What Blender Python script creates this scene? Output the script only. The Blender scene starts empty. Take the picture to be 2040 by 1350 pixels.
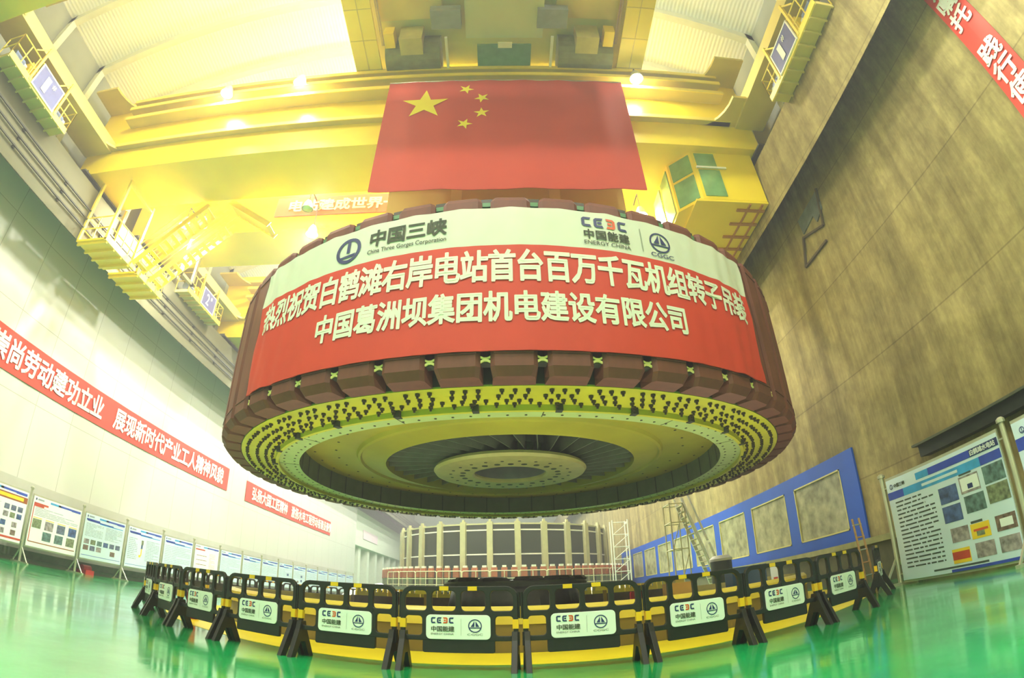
import bpy, bmesh, math, random
from mathutils import Vector, Matrix

# ---------------------------------------------------------------- camera, world, exposure
SC = bpy.context.scene
COL = SC.collection
E = 0.91                                   # eye height above the floor
F, KR, PITCH, ROLL, YAW = 1067.7157, -0.0347, 0.5122, 0.0286, -0.0322

def cam_axis(v):
    x, y, z = v
    c, s = math.cos(ROLL), math.sin(ROLL); x, z = x*c+z*s, -x*s+z*c
    c, s = math.cos(PITCH), math.sin(PITCH); y, z = y*c-z*s, y*s+z*c
    c, s = math.cos(YAW), math.sin(YAW); x, y = x*c-y*s, x*s+y*c
    return Vector((x, y, z))

cd = bpy.data.cameras.new('camera')
cam = bpy.data.objects.new('camera', cd)
COL.objects.link(cam)
SC.camera = cam
cd.type = 'PANO'
cd.panorama_type = 'FISHEYE_LENS_POLYNOMIAL'
cd.fisheye_fov = math.pi
cd.sensor_fit = 'HORIZONTAL'
cd.sensor_width = 20.40
cd.sensor_height = 13.50
cd.fisheye_polynomial_k0 = 0
cd.fisheye_polynomial_k1 = -100/F
cd.fisheye_polynomial_k2 = 0
cd.fisheye_polynomial_k3 = -100/F*KR*.01
cd.fisheye_polynomial_k4 = 0
cd.shift_x = -9.0519/2040
cd.shift_y = -45.3957/1350
cd.clip_start = 0.05
cd.clip_end = 500
r_, u_, f_ = cam_axis((1, 0, 0)), cam_axis((0, 0, 1)), cam_axis((0, 1, 0))
M4 = Matrix((r_, u_, -f_)).transposed().to_4x4()
M4.translation = (0, 0, E)
cam.matrix_world = M4

W = bpy.data.worlds.new('world'); SC.world = W
W.use_nodes = True
W.node_tree.nodes['Background'].inputs[0].default_value = (0.9, 0.95, 0.8, 1)
W.node_tree.nodes['Background'].inputs[1].default_value = 0.02

# thin haze hanging in the whole hall
wv = W.node_tree.nodes.new('ShaderNodeVolumeScatter')
wv.inputs['Color'].default_value = (1.0, .99, .94, 1); wv.inputs['Density'].default_value = .0055; wv.inputs['Anisotropy'].default_value = .25
W.node_tree.links.new(wv.outputs[0], W.node_tree.nodes['World Output'].inputs['Volume'])
SC.cycles.volume_bounces = 0

SC.view_settings.view_transform = 'Standard'
SC.view_settings.look = 'None'
SC.view_settings.gamma = 1
SC.view_settings.use_curve_mapping = False
SC.view_settings.exposure = EXPOSURE = 1.1
SC.cycles.max_bounces = 7
SC.cycles.diffuse_bounces = 5
SC.cycles.glossy_bounces = 3
SC.cycles.transmission_bounces = 3
SC.cycles.sample_clamp_indirect = 6
SC.cycles.caustics_reflective = False
SC.cycles.caustics_refractive = False
SC.cycles.use_denoising = True
SC.cycles.use_adaptive_sampling = True
SC.cycles.adaptive_threshold = .035

# lamps that light the hall: (x, y, z, watts)
CEIL = 21.2
LAMPS = [(x, y, CEIL + (0.9 if x == -5.0 else 0.0)) for y in (-9, 1.2, 6.2, 11.5, 17.2, 24.5, 34, 44, 56, 70, 88) for x in (-10.5, -5.0, 2.6) if (x, y) != (-10.5, 11.5)]
LAMP_W = 1500
UPLIGHT_W = 90
LAMP_COL = (1.0, 0.975, 0.88)
def lamp_gain(x, y):                       # how strongly each lamp burns
    return (1.35 if y > 30 else   .55 if y < 0 else 2.2 if y < 2 else 1.)*((.45 if y < 8 else 1.) if x == -10.5 else 1.)

# ---------------------------------------------------------------- helpers
def lin(c):
    return tuple((v/12.92 if v <= .04045 else ((v+.055)/1.055)**2.4) for v in c)

def rgb(r, g, b):
    return lin((r/255., g/255., b/255.))

MATS = {}
def mat(name, col, rough=.5, metal=0., var=.08, scale=3., bump=0., emit=0., coat=0., spec=.5, stretch=(1, 1, 1), detail=4., trans=0.):
    if name in MATS:
        return MATS[name]
    m = bpy.data.materials.new(name); m.use_nodes = True
    nt = m.node_tree; b = nt.nodes['Principled BSDF']
    b.inputs['Roughness'].default_value = rough
    b.inputs['Metallic'].default_value = metal
    b.inputs['Specular IOR Level'].default_value = spec
    if coat:
        b.inputs['Coat Weight'].default_value = coat
        b.inputs['Coat Roughness'].default_value = .08
    if trans:
        b.inputs['Transmission Weight'].default_value = trans
    c = (*col, 1)
    if emit:
        b.inputs['Emission Color'].default_value = c
        b.inputs['Emission Strength'].default_value = emit
    if var or bump:
        tc = nt.nodes.new('ShaderNodeTexCoord')
        mp = nt.nodes.new('ShaderNodeMapping'); mp.inputs['Scale'].default_value = stretch
        nz = nt.nodes.new('ShaderNodeTexNoise'); nz.inputs['Scale'].default_value = scale; nz.inputs['Detail'].default_value = detail
        nt.links.new(tc.outputs['Object'], mp.inputs[0]); nt.links.new(mp.outputs[0], nz.inputs['Vector'])
        if var:
            rp = nt.nodes.new('ShaderNodeValToRGB')
            rp.color_ramp.elements[0].position = .3; rp.color_ramp.elements[1].position = .7
            rp.color_ramp.elements[0].color = (*[max(0, v*(1-var)) for v in col], 1)
            rp.color_ramp.elements[1].color = (*[min(1, v*(1+var)) for v in col], 1)
            nt.links.new(nz.outputs['Fac'], rp.inputs[0]); nt.links.new(rp.outputs[0], b.inputs['Base Color'])
        else:
            b.inputs['Base Color'].default_value = c
        if bump:
            bp = nt.nodes.new('ShaderNodeBump'); bp.inputs['Strength'].default_value = bump; bp.inputs['Distance'].default_value = .05
            nt.links.new(nz.outputs['Fac'], bp.inputs['Height']); nt.links.new(bp.outputs[0], b.inputs['Normal'])
    else:
        b.inputs['Base Color'].default_value = c
    MATS[name] = m
    return m

class MB:
    """collects geometry, builds it as one mesh object"""
    def __init__(s): s.v = []; s.f = []; s.m = []
    def add(s, vs, fs, mi=0):
        o = len(s.v); s.v += [tuple(p) for p in vs]; s.f += [[i+o for i in f] for f in fs]; s.m += [mi]*len(fs); return s
    def box(s, x0, x1, y0, y1, z0, z1, mi=0):
        vs = [(x, y, z) for z in (z0, z1) for y in (y0, y1) for x in (x0, x1)]
        return s.add(vs, [(0, 2, 3, 1), (4, 5, 7, 6), (0, 1, 5, 4), (2, 6, 7, 3), (0, 4, 6, 2), (1, 3, 7, 5)], mi)
    def beam(s, p0, p1, w, h, mi=0, up=(0, 0, 1)):
        p0, p1 = Vector(p0), Vector(p1); d = (p1-p0).normalized(); up = Vector(up)
        if abs(d.dot(up)) > .98: up = Vector((1, 0, 0))
        a = d.cross(up).normalized(); b = a.cross(d)
        vs = [p+a*i*w/2+b*j*h/2 for p in (p0, p1) for j in (-1, 1) for i in (-1, 1)]
        return s.add(vs, [(0, 1, 3, 2), (4, 6, 7, 5), (0, 4, 5, 1), (2, 3, 7, 6), (0, 2, 6, 4), (1, 5, 7, 3)], mi)
    def tube(s, p0, p1, r, n=8, mi=0, r1=None):
        p0, p1 = Vector(p0), Vector(p1); d = (p1-p0).normalized(); up = Vector((0, 0, 1))
        if abs(d.dot(up)) > .98: up = Vector((1, 0, 0))
        a = d.cross(up).normalized(); b = a.cross(d); r1 = r if r1 is None else r1
        vs = [p+(a*math.cos(2*math.pi*k/n)+b*math.sin(2*math.pi*k/n))*q for p, q in ((p0, r), (p1, r1)) for k in range(n)]
        fs = [(k, (k+1) % n, n+(k+1) % n, n+k) for k in range(n)]+[tuple(range(n))[::-1], tuple(range(n, 2*n))]
        return s.add(vs, fs, mi)
    def path(s, pts, r, n=8, mi=0):
        for a, b in zip(pts, pts[1:]): s.tube(a, b, r, n, mi)
        return s
    def lathe(s, prof, n=64, cx=0, cy=0, a0=0., a1=2*math.pi, mi=0, close=False):
        full = abs(a1-a0-2*math.pi) < 1e-6; m = n if full else n+1
        vs = []
        for k in range(m):
            a = a0+(a1-a0)*k/n
            vs += [(cx+r*math.sin(a), cy-r*math.cos(a), z) for r, z in prof]
        L = len(prof); fs = []; q = L if close else L-1
        for k in range(n):
            k2 = (k+1) % m
            for i in range(q):
                j = (i+1) % L
                fs.append((k*L+i, k2*L+i, k2*L+j, k*L+j))
        if close and not full:
            fs += [tuple(range(L)), tuple(range((m-1)*L, m*L))[::-1]]
        return s.add(vs, fs, mi)
    def prism(s, poly, z0, z1, mi=0, ax='z'):
        n = len(poly)
        f = {'z': lambda a, b, t: (a, b, t), 'y': lambda a, b, t: (a, t, b), 'x': lambda a, b, t: (t, a, b)}[ax]
        vs = [f(a, b, z0) for a, b in poly]+[f(a, b, z1) for a, b in poly]
        return s.add(vs, [tuple(range(n))[::-1], tuple(range(n, 2*n))]+[(k, (k+1) % n, n+(k+1) % n, n+k) for k in range(n)], mi)
    def mapped(s, geo, fn, mi=0):
        vs, fs = geo
        return s.add([fn(*p) for p in vs], fs, mi)
    def build(s, name, mats, parent=None, smooth=False, loc=None, rotz=0.):
        me = bpy.data.meshes.new(name); me.from_pydata(s.v, [], s.f)
        for m in (mats if isinstance(mats, (list, tuple)) else [mats]): me.materials.append(m)
        me.polygons.foreach_set('material_index', s.m)
        bm = bmesh.new(); bm.from_mesh(me)
        bmesh.ops.recalc_face_normals(bm, faces=bm.faces)
        bm.to_mesh(me); bm.free()
        if smooth:
            me.polygons.foreach_set('use_smooth', [True]*len(me.polygons))
            me.set_sharp_from_angle(angle=math.radians(35))
        o = bpy.data.objects.new(name, me); COL.objects.link(o)
        if parent: o.parent = parent
        if loc: o.location = loc
        o.rotation_euler.z = rotz
        return o

def tag(o, label, cat, group=None, kind=None):
    o['label'] = label; o['category'] = cat
    if group: o['group'] = group
    if kind: o['kind'] = kind
    return o

def thing(name, label, cat, loc=(0, 0, 0), rotz=0., group=None):
    o = bpy.data.objects.new(name, None); COL.objects.link(o)
    o.location = loc; o.rotation_euler.z = rotz; o.empty_display_size = .3
    return tag(o, label, cat, group)

def struct(o, label=None):
    o['kind'] = 'structure'
    if label: o['label'] = label
    return o

def dup(o, parent=None):
    c = o.copy(); COL.objects.link(c)
    if parent: c.parent = parent
    for ch in list(o.children): dup(ch, c)
    return c

ORD = ['first', 'second', 'third', 'fourth', 'fifth', 'sixth', 'seventh', 'eighth', 'ninth', 'tenth', 'eleventh', 'twelfth',
       'thirteenth', 'fourteenth', 'fifteenth', 'sixteenth', 'seventeenth', 'eighteenth', 'nineteenth', 'twentieth',
       'twenty-first', 'twenty-second', 'twenty-third', 'twenty-fourth', 'twenty-fifth', 'twenty-sixth', 'twenty-seventh', 'twenty-eighth']

# ---- lettering: flat glyph geometry (vertices in u,v) from the built-in font
GLY = {}
def glyph(txt, bold=.02, res=3):
    key = (txt, bold)
    if key not in GLY:
        c = bpy.data.curves.new('glyph', 'FONT'); c.body = txt; c.size = 1; c.resolution_u = res; c.fill_mode = 'FRONT'
        o = bpy.data.objects.new('glyph', c); COL.objects.link(o)
        dg = bpy.context.evaluated_depsgraph_get(); ev = o.evaluated_get(dg); me = ev.to_mesh()
        vs = [(v.co.x, v.co.y, 0.) for v in me.vertices]; fs = [tuple(p.vertices) for p in me.polygons]
        ev.to_mesh_clear(); bpy.data.objects.remove(o); bpy.data.curves.remove(c)
        if bold:                                   # embolden: a thin band laid along every outline edge
            cnt = {}
            for f in fs:
                for i, j in zip(f, f[1:]+f[:1]): cnt[tuple(sorted((i, j)))] = cnt.get(tuple(sorted((i, j))), 0)+1
            for (i, j), q in cnt.items():
                if q != 1: continue
                (ax, ay), (bx, by) = vs[i][:2], vs[j][:2]; L = math.hypot(bx-ax, by-ay)
                if L < 1e-5: continue
                dx, dy = (bx-ax)/L*bold, (by-ay)/L*bold; o0 = len(vs)
                w = 1+(o0//4 % 7)*.35
                vs += [(ax-dx*.6-dy, ay-dy*.6+dx, w), (bx+dx*.6-dy, by+dy*.6+dx, w), (bx+dx*.6+dy, by+dy*.6-dx, w), (ax-dx*.6+dy, ay-dy*.6-dx, w)]
                fs.append((o0, o0+1, o0+2, o0+3))
        GLY[key] = (vs, fs)
    return GLY[key]

def hanzi(txt, u0, v0, cell, height, bold=.02, width=None, down=False):
    """row (or column) of characters, each centred in its own cell; returns (verts, faces)"""
    V, Fc = [], []
    width = width or cell*.88
    ref = glyph('国', 0)[0]
    rx0, rx1 = min(p[0] for p in ref), max(p[0] for p in ref); ry0, ry1 = min(p[1] for p in ref), max(p[1] for p in ref)
    for k, ch in enumerate(txt):
        if ch == ' ': continue
        vs, fs = glyph(ch, bold)
        cu, cv = (u0, v0-k*cell) if down else (u0+k*cell, v0)
        o = len(V)
        V += [(cu+((x-rx0)/(rx1-rx0)-.5)*width, cv+((y-ry0)/(ry1-ry0)-.5)*height, w) for x, y, w in vs]
        Fc += [tuple(i+o for i in f) for f in fs]
    return V, Fc

def latin(txt, u0, v0, w, h, bold=.01):
    vs, fs = glyph(txt, bold)
    x0, x1 = min(p[0] for p in vs), max(p[0] for p in vs); y0, y1 = min(p[1] for p in vs), max(p[1] for p in vs)
    return [(u0+(x-x0)/(x1-x0)*w, v0+(y-y0)/(y1-y0)*h, q) for x, y, q in vs], fs

def rects(rs):
    V, Fc = [], []
    for (u0, u1, v0, v1) in rs:
        o = len(V); V += [(u0, v0), (u1, v0), (u1, v1), (u0, v1)]; Fc.append((o, o+1, o+2, o+3))
    return V, Fc

def polys(ps):
    V, Fc = [], []
    for p in ps:
        o = len(V); V += list(p); Fc.append(tuple(range(o, o+len(p))))
    return V, Fc

def annulus(cu, cv, r0, r1, a0=0., a1=360., n=28):
    V, Fc = [], []
    for k in range(n+1):
        a = math.radians(a0+(a1-a0)*k/n)
        V += [(cu+r0*math.cos(a), cv+r0*math.sin(a)), (cu+r1*math.cos(a), cv+r1*math.sin(a))]
    for k in range(n): Fc.append((2*k, 2*k+1, 2*k+3, 2*k+2))
    return V, Fc

def join2(*gs):
    V, Fc = [], []
    for vs, fs in gs:
        o = len(V); V += list(vs); Fc += [tuple(i+o for i in f) for f in fs]
    return V, Fc

def block_c(u, v, w, h, t, flip=False, mid=False):
    """squared letter with a cut corner: C, or E when mid is set; flip mirrors it"""
    k = t*.7
    ps = [[(0, k), (0, h-k), (t, h-k), (t, k)], [(0, h-k), (k, h), (w, h), (w-k*.6, h-t), (t*.6, h-t)], [(0, k), (t*.6, t), (w-k*.6, t), (w, 0), (k, 0)]]
    if mid: ps.append([(t*1.25, h/2-t/2), (t*1.25, h/2+t/2), (w-k*.8, h/2+t/2), (w-k*.8, h/2-t/2)])
    if flip: ps = [[(w-a, b) for a, b in p] for p in ps]
    return polys([[(u+a, v+b) for a, b in p] for p in ps])

def ceec_mark(u, v, w, h):
    """four squared letters across width w; returns (navy part, orange part)"""
    g = w*.06; lw = (w-3*g)/4; t = h*.24
    navy = join2(block_c(u, v, lw, h, t), block_c(u+lw+g, v, lw, h, t, mid=True), block_c(u+3*(lw+g), v, lw, h, t))
    return navy, block_c(u+2*(lw+g), v, lw, h, t, flip=True, mid=True)

def boat_mark(cu, cv, r):
    """ring with two sails over a hull line"""
    w = .15*r
    ring = annulus(cu, cv, r-w, r)
    sails = polys([[(cu-.62*r, cv-.12*r), (cu-.09*r, cv-.12*r), (cu-.09*r, cv+.78*r), (cu-.25*r, cv+.45*r)],
                   [(cu+.09*r, cv-.12*r), (cu+.62*r, cv-.12*r), (cu+.3*r, cv+.4*r), (cu+.09*r, cv+.72*r)]])
    hull = polys([[(cu-.82*r, cv-.22*r), (cu-.82*r, cv-.36*r), (cu+.82*r, cv-.36*r), (cu+.82*r, cv-.22*r)]])
    return join2(ring, sails, hull)

def gorge_mark(cu, cv, r):
    ring = annulus(cu, cv, r*.74, r)
    inner = polys([[(cu-.14*r, cv-.2*r), (cu+.12*r, cv-.2*r), (cu+.12*r, cv+.72*r), (cu-.14*r, cv+.72*r)],
                   [(cu-.62*r, cv-.42*r), (cu+.62*r, cv-.32*r), (cu+.5*r, cv-.55*r), (cu-.5*r, cv-.58*r)]])
    return join2(ring, inner)

# ---- plates with holes from 2-D outlines
def rrect(x0, x1, z0, z1, r, n=4):
    rs = r if isinstance(r, (tuple, list)) else (r,)*4
    P = []
    for (cx, cz, a, q) in ((x1-rs[0], z1-rs[0], 0, rs[0]), (x0+rs[1], z1-rs[1], 90, rs[1]), (x0+rs[2], z0+rs[2], 180, rs[2]), (x1-rs[3], z0+rs[3], 270, rs[3])):
        for k in range(n+1):
            t = math.radians(a+90*k/n); P.append((cx+q*math.cos(t), cz+q*math.sin(t)))
    return P

def plate(outlines, half, bevel=0.):
    c = bpy.data.curves.new('plate', 'CURVE'); c.dimensions = '2D'; c.fill_mode = 'BOTH'; c.extrude = half-bevel; c.bevel_depth = bevel; c.bevel_resolution = 1
    for P in outlines:
        sp = c.splines.new('POLY'); sp.points.add(len(P)-1)
        for i, (a, b) in enumerate(P): sp.points[i].co = (a, b, 0, 1)
        sp.use_cyclic_u = True
    o = bpy.data.objects.new('plate', c); COL.objects.link(o)
    dg = bpy.context.evaluated_depsgraph_get(); ev = o.evaluated_get(dg); me = ev.to_mesh()
    vs = [tuple(v.co) for v in me.vertices]; fs = [tuple(p.vertices) for p in me.polygons]
    ev.to_mesh_clear(); bpy.data.objects.remove(o); bpy.data.curves.remove(c)
    return vs, fs

# ---------------------------------------------------------------- shared materials
Y_PAINT = mat('yellow_crane_paint', rgb(252, 222, 30), .38, var=.05, scale=.7)
Y_DIM = mat('ochre_crane_paint', rgb(220, 202, 112), .5, var=.08, scale=.8)
Y_RAIL = mat('pale_yellow_railing_paint', rgb(250, 226, 90), .45, var=.03)
DARK = mat('dark_machinery', rgb(70, 74, 66), .6, var=.2, scale=2)
BLACK = mat('black_plastic', rgb(26, 29, 26), .42, var=.15, scale=6)
STEEL = mat('bare_steel', rgb(190, 192, 186), .35, metal=.8, var=.08)
WHITE = mat('white_paint', rgb(240, 242, 236), .45, var=.02)
RED = mat('red_banner_cloth', rgb(212, 62, 40), .62, var=.05, scale=1.5)
LETTER = mat('pale_lettering', rgb(236, 240, 222), .6, var=.02)
NAVY = mat('navy_print', rgb(38, 54, 108), .5, var=.05)
ORANGE = mat('orange_print', rgb(226, 92, 42), .5, var=.05)
INK = mat('dark_green_print', rgb(60, 70, 44), .6, var=.05)
# ---------------------------------------------------------------- the hall
XL, XR, YN, YF = -19.6, 11.2, -16.0, 118.0
XBL, XBR = -17.45, 9.83            # inner faces of the crane runway beams
ZB = 11.7+E                         # their lower edge
ZBT = 14.2+E
ZS = 20.7+E                         # springing of the vault

# floor: wet-looking green epoxy
def floor_mat():
    m = bpy.data.materials.new('green_epoxy_floor'); m.use_nodes = True; nt = m.node_tree; b = nt.nodes['Principled BSDF']
    L = nt.links
    tc = nt.nodes.new('ShaderNodeTexCoord')
    n1 = nt.nodes.new('ShaderNodeTexNoise'); n1.inputs['Scale'].default_value = .55; n1.inputs['Detail'].default_value = 5
    L.new(tc.outputs['Object'], n1.inputs['Vector'])
    r = nt.nodes.new('ShaderNodeValToRGB')
    r.color_ramp.elements[0].position = .35; r.color_ramp.elements[0].color = (*rgb(6, 132, 62), 1)
    r.color_ramp.elements[1].position = .68; r.color_ramp.elements[1].color = (*rgb(16, 172, 92), 1)
    L.new(n1.outputs['Fac'], r.inputs[0])
    L.new(r.outputs[0], b.inputs['Base Color'])
    n2 = nt.nodes.new('ShaderNodeTexNoise'); n2.inputs['Scale'].default_value = 1.2; n2.inputs['Detail'].default_value = 6
    L.new(tc.outputs['Object'], n2.inputs['Vector'])
    mr = nt.nodes.new('ShaderNodeMapRange'); mr.inputs['From Min'].default_value = .35; mr.inputs['From Max'].default_value = .7
    mr.inputs['To Min'].default_value = .09; mr.inputs['To Max'].default_value = .24
    L.new(n2.outputs['Fac'], mr.inputs[0]); L.new(mr.outputs[0], b.inputs['Roughness'])
    n3 = nt.nodes.new('ShaderNodeTexNoise'); n3.inputs['Scale'].default_value = 1.8; n3.inputs['Detail'].default_value = 3
    L.new(tc.outputs['Object'], n3.inputs['Vector'])
    bp = nt.nodes.new('ShaderNodeBump'); bp.inputs['Strength'].default_value = .35; bp.inputs['Distance'].default_value = .02
    L.new(n3.outputs['Fac'], bp.inputs['Height']); L.new(bp.outputs[0], b.inputs['Normal'])
    b.inputs['Coat Weight'].default_value = .6; b.inputs['Coat Roughness'].default_value = .1; b.inputs['Specular IOR Level'].default_value = .35
    return m
struct(MB().box(XL-1, XR+1, YN, YF, -.3, 0).build('floor', floor_mat()))

def tile_mat(name, c1, c2, mort, w, h, msize, rough, var=.04, streak=0., offset=0., swap='yz'):
    """panels in the wall's own plane, with faint joints and vertical run-down streaks"""
    m = bpy.data.materials.new(name); m.use_nodes = True; nt = m.node_tree; L = nt.links; b = nt.nodes['Principled BSDF']
    tc = nt.nodes.new('ShaderNodeTexCoord'); sp = nt.nodes.new('ShaderNodeSeparateXYZ'); cb = nt.nodes.new('ShaderNodeCombineXYZ')
    L.new(tc.outputs['Object'], sp.inputs[0])
    L.new(sp.outputs['XYZ'.index(swap[0].upper())], cb.inputs[0]); L.new(sp.outputs['XYZ'.index(swap[1].upper())], cb.inputs[1])
    br = nt.nodes.new('ShaderNodeTexBrick'); br.offset = offset; br.inputs['Scale'].default_value = 1
    br.inputs['Brick Width'].default_value = w; br.inputs['Row Height'].default_value = h; br.inputs['Mortar Size'].default_value = msize
    br.inputs['Color1'].default_value = (*c1, 1); br.inputs['Color2'].default_value = (*c2, 1); br.inputs['Mortar'].default_value = (*mort, 1)
    L.new(cb.outputs[0], br.inputs['Vector'])
    out = br.outputs['Color']
    def mul(src, scale, strv, lo, hi, a, bb):
        mp = nt.nodes.new('ShaderNodeMapping'); mp.inputs['Scale'].default_value = strv
        L.new(cb.outputs[0], mp.inputs[0])
        nz = nt.nodes.new('ShaderNodeTexNoise'); nz.inputs['Scale'].default_value = scale; nz.inputs['Detail'].default_value = 6; nz.inputs['Roughness'].default_value = .65
        L.new(mp.outputs[0], nz.inputs['Vector'])
        rp = nt.nodes.new('ShaderNodeValToRGB'); rp.color_ramp.elements[0].position = lo; rp.color_ramp.elements[1].position = hi
        rp.color_ramp.elements[0].color = (*a, 1); rp.color_ramp.elements[1].color = (*bb, 1)
        L.new(nz.outputs['Fac'], rp.inputs[0])
        mx = nt.nodes.new('ShaderNodeMixRGB'); mx.blend_type = 'MULTIPLY'; mx.inputs[0].default_value = 1
        L.new(src, mx.inputs[1]); L.new(rp.outputs[0], mx.inputs[2])
        return mx.outputs[0]
    out = mul(out, .25, (1, 1, 1), .3, .7, (1-var,)*3, (1, 1, 1))
    if streak:
        out = mul(out, 1.0, (1.3, .07, 1), .36, .66, (1-streak, 1-streak*1.05, 1-streak*1.15), (1, 1, 1))
        out = mul(out, 2.2, (.6, .5, 1), .38, .6, (1-streak*.55, 1-streak*.58, 1-streak*.7), (1, 1, 1))
        out = mul(out, 9., (1, .3, 1), .42, .6, (1-streak*.3,)*3, (1, 1, 1))
    L.new(out, b.inputs['Base Color']); b.inputs['Roughness'].default_value = rough
    return m
WALLW = tile_mat('white_wall_panels', rgb(206, 208, 194), rgb(210, 211, 198), rgb(160, 160, 144), 2.4, 3.2, .014, .45)
CONC = tile_mat('streaked_concrete', rgb(192, 178, 112), rgb(188, 174, 108), rgb(160, 146, 88), 60.0, 3.2, .022, .85, var=.15, streak=.5, offset=.5)
GREYW = mat('grey_upper_wall', rgb(150, 156, 146), .9, var=.12, scale=.6)
DADO = mat('grey_dado', rgb(186, 190, 172), .6, var=.06, scale=1)
BEAMC = mat('runway_beam_concrete', rgb(104, 104, 78), .85, var=.16, scale=.5, stretch=(1, .5, 2))

# left wall: white cladding over a grey dado, the runway beam corbelled out above it
YE = 71.0
struct(MB().box(XL-.5, XL, YN, YE, 3.28, 13.2+E).build('wall_left', WALLW))
struct(MB().box(XL-.5, XL+.02, YN, YE, 0, 3.28).build('trim_2', DADO))
struct(MB().box(XL-.5, XL, YN, YF, ZBT-.3, ZS+.6).build('wall_upper_left', GREYW))
struct(MB().prism([(XL-.5, 13.1+E), (XL, 13.1+E), (XBL, ZB), (XBL, ZBT), (XL-.5, ZBT)], YN, YF, ax='y').build('trim_3', BEAMC))
# right wall: bare streaked concrete
struct(MB().box(XR, XR+.5, YN, YF, 0, 13.5+E).build('wall_right', CONC))
struct(MB().box(XR, XR+.5, YN, YF, ZBT-.3, ZS+.6).build('wall_upper_right', GREYW))
struct(MB().prism([(XR+.5, 13.33+E), (XR, 13.33+E), (XBR, ZB), (XBR, ZBT), (XR+.5, ZBT)], YN, YF, ax='y').build('trim_4', CONC))
# ends of the hall
struct(MB().box(XL-4, XR+.5, YN-.5, YN, 0, 27).build('wall_near', mat('pale_end_wall', rgb(206, 208, 190), .8, var=.06)))
struct(MB().box(XL-4, XR+.5, YF, YF+.5, 0, 27).build('wall_far', mat('bright_end_wall', rgb(236, 238, 226), .8, var=.04)))
# beyond the cladding the left wall steps back behind a colonnade
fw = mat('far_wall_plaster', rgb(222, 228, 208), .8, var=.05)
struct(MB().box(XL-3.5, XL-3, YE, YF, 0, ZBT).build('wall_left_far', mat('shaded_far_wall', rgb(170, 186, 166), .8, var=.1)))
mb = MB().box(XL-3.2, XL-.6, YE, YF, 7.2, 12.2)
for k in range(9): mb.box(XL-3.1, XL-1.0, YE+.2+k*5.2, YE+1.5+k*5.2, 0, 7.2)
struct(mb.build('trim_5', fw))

# vault: white corrugated sheet on arched ribs, 2.95 m apart
XC, HW, RISE = -4.2, 15.4, 3.5
RV = (HW*HW+RISE*RISE)/(2*RISE)
def vz(x): return ZS+RISE-RV+math.sqrt(max(0, RV*RV-(x-XC)**2))
def vault_mat():
    m = bpy.data.materials.new('white_corrugated_ceiling'); m.use_nodes = True; nt = m.node_tree; L = nt.links; b = nt.nodes['Principled BSDF']
    tc = nt.nodes.new('ShaderNodeTexCoord')
    w = nt.nodes.new('ShaderNodeTexWave'); w.wave_type = 'BANDS'; w.bands_direction = 'X'; w.inputs['Scale'].default_value = 2.0
    L.new(tc.outputs['Object'], w.inputs['Vector'])
    rp = nt.nodes.new('ShaderNodeValToRGB'); rp.color_ramp.elements[0].color = (*rgb(226, 231, 228), 1); rp.color_ramp.elements[1].color = (*rgb(240, 244, 241), 1)
    L.new(w.outputs['Fac'], rp.inputs[0]); L.new(rp.outputs[0], b.inputs['Base Color'])
    bp = nt.nodes.new('ShaderNodeBump'); bp.inputs['Strength'].default_value = .2; bp.inputs['Distance'].default_value = .05
    L.new(w.outputs['Fac'], bp.inputs['Height']); L.new(bp.outputs[0], b.inputs['Normal'])
    b.inputs['Roughness'].default_value = .6
    return m
xs = [XL-.3+(XR-XL+.6)*k/40 for k in range(41)]
poly = [(x, vz(x)) for x in xs]+[(x, vz(x)+.3) for x in reversed(xs)]
struct(MB().prism(poly, YN, YF, ax='y').build('ceiling', vault_mat()))
RIB = mat('white_arch_rib', rgb(216, 218, 198), .6, var=.05)
xs = [XL+(XR-XL)*k/32 for k in range(33)]
poly = [(x, vz(x)-.42) for x in xs]+[(x, vz(x)+.1) for x in reversed(xs)]
for k in range(-6, 20):
    y = 8.8+2.98*k
    mb = MB().prism(poly, y-.16, y+.16, ax='y')
    mb.box(XL-.05, XL+.3, y-.16, y+.16, ZBT, ZS+.4); mb.box(XR-.3, XR+.05, y-.16, y+.16, ZBT, ZS+.4)
    struct(mb.build('trim_%d' % (k+16), RIB), 'white arched rib under the ceiling vault')

# conductor rails along the left runway beam, crane rails on both beams
o = MB()
for i, z in enumerate((13.15, 12.72, 12.3)):
    o.box(XBL+.08, XBL+.14, YN+.5, YF-1, z+E-.03, z+E+.03)
    for k in range(44): o.box(XBL-.02, XBL+.08, YN+1+3*k, YN+1.12+3*k, z+E-.09, z+E+.09)
tag(o.build('conductor_rail', mat('conductor_rail_grey', rgb(48, 50, 36), .6, var=.15)), 'three dark conductor rails running along the left crane runway beam', 'rail')
for x, s in ((-18.15, 'left'), (9.95+.35, 'right')):
    tag(MB().box(x-.09, x+.09, YN+.5, YF-1, ZBT, ZBT+.16).build('crane_rail', DARK), 'steel crane rail on top of the %s concrete runway beam' % s, 'rail')

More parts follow.
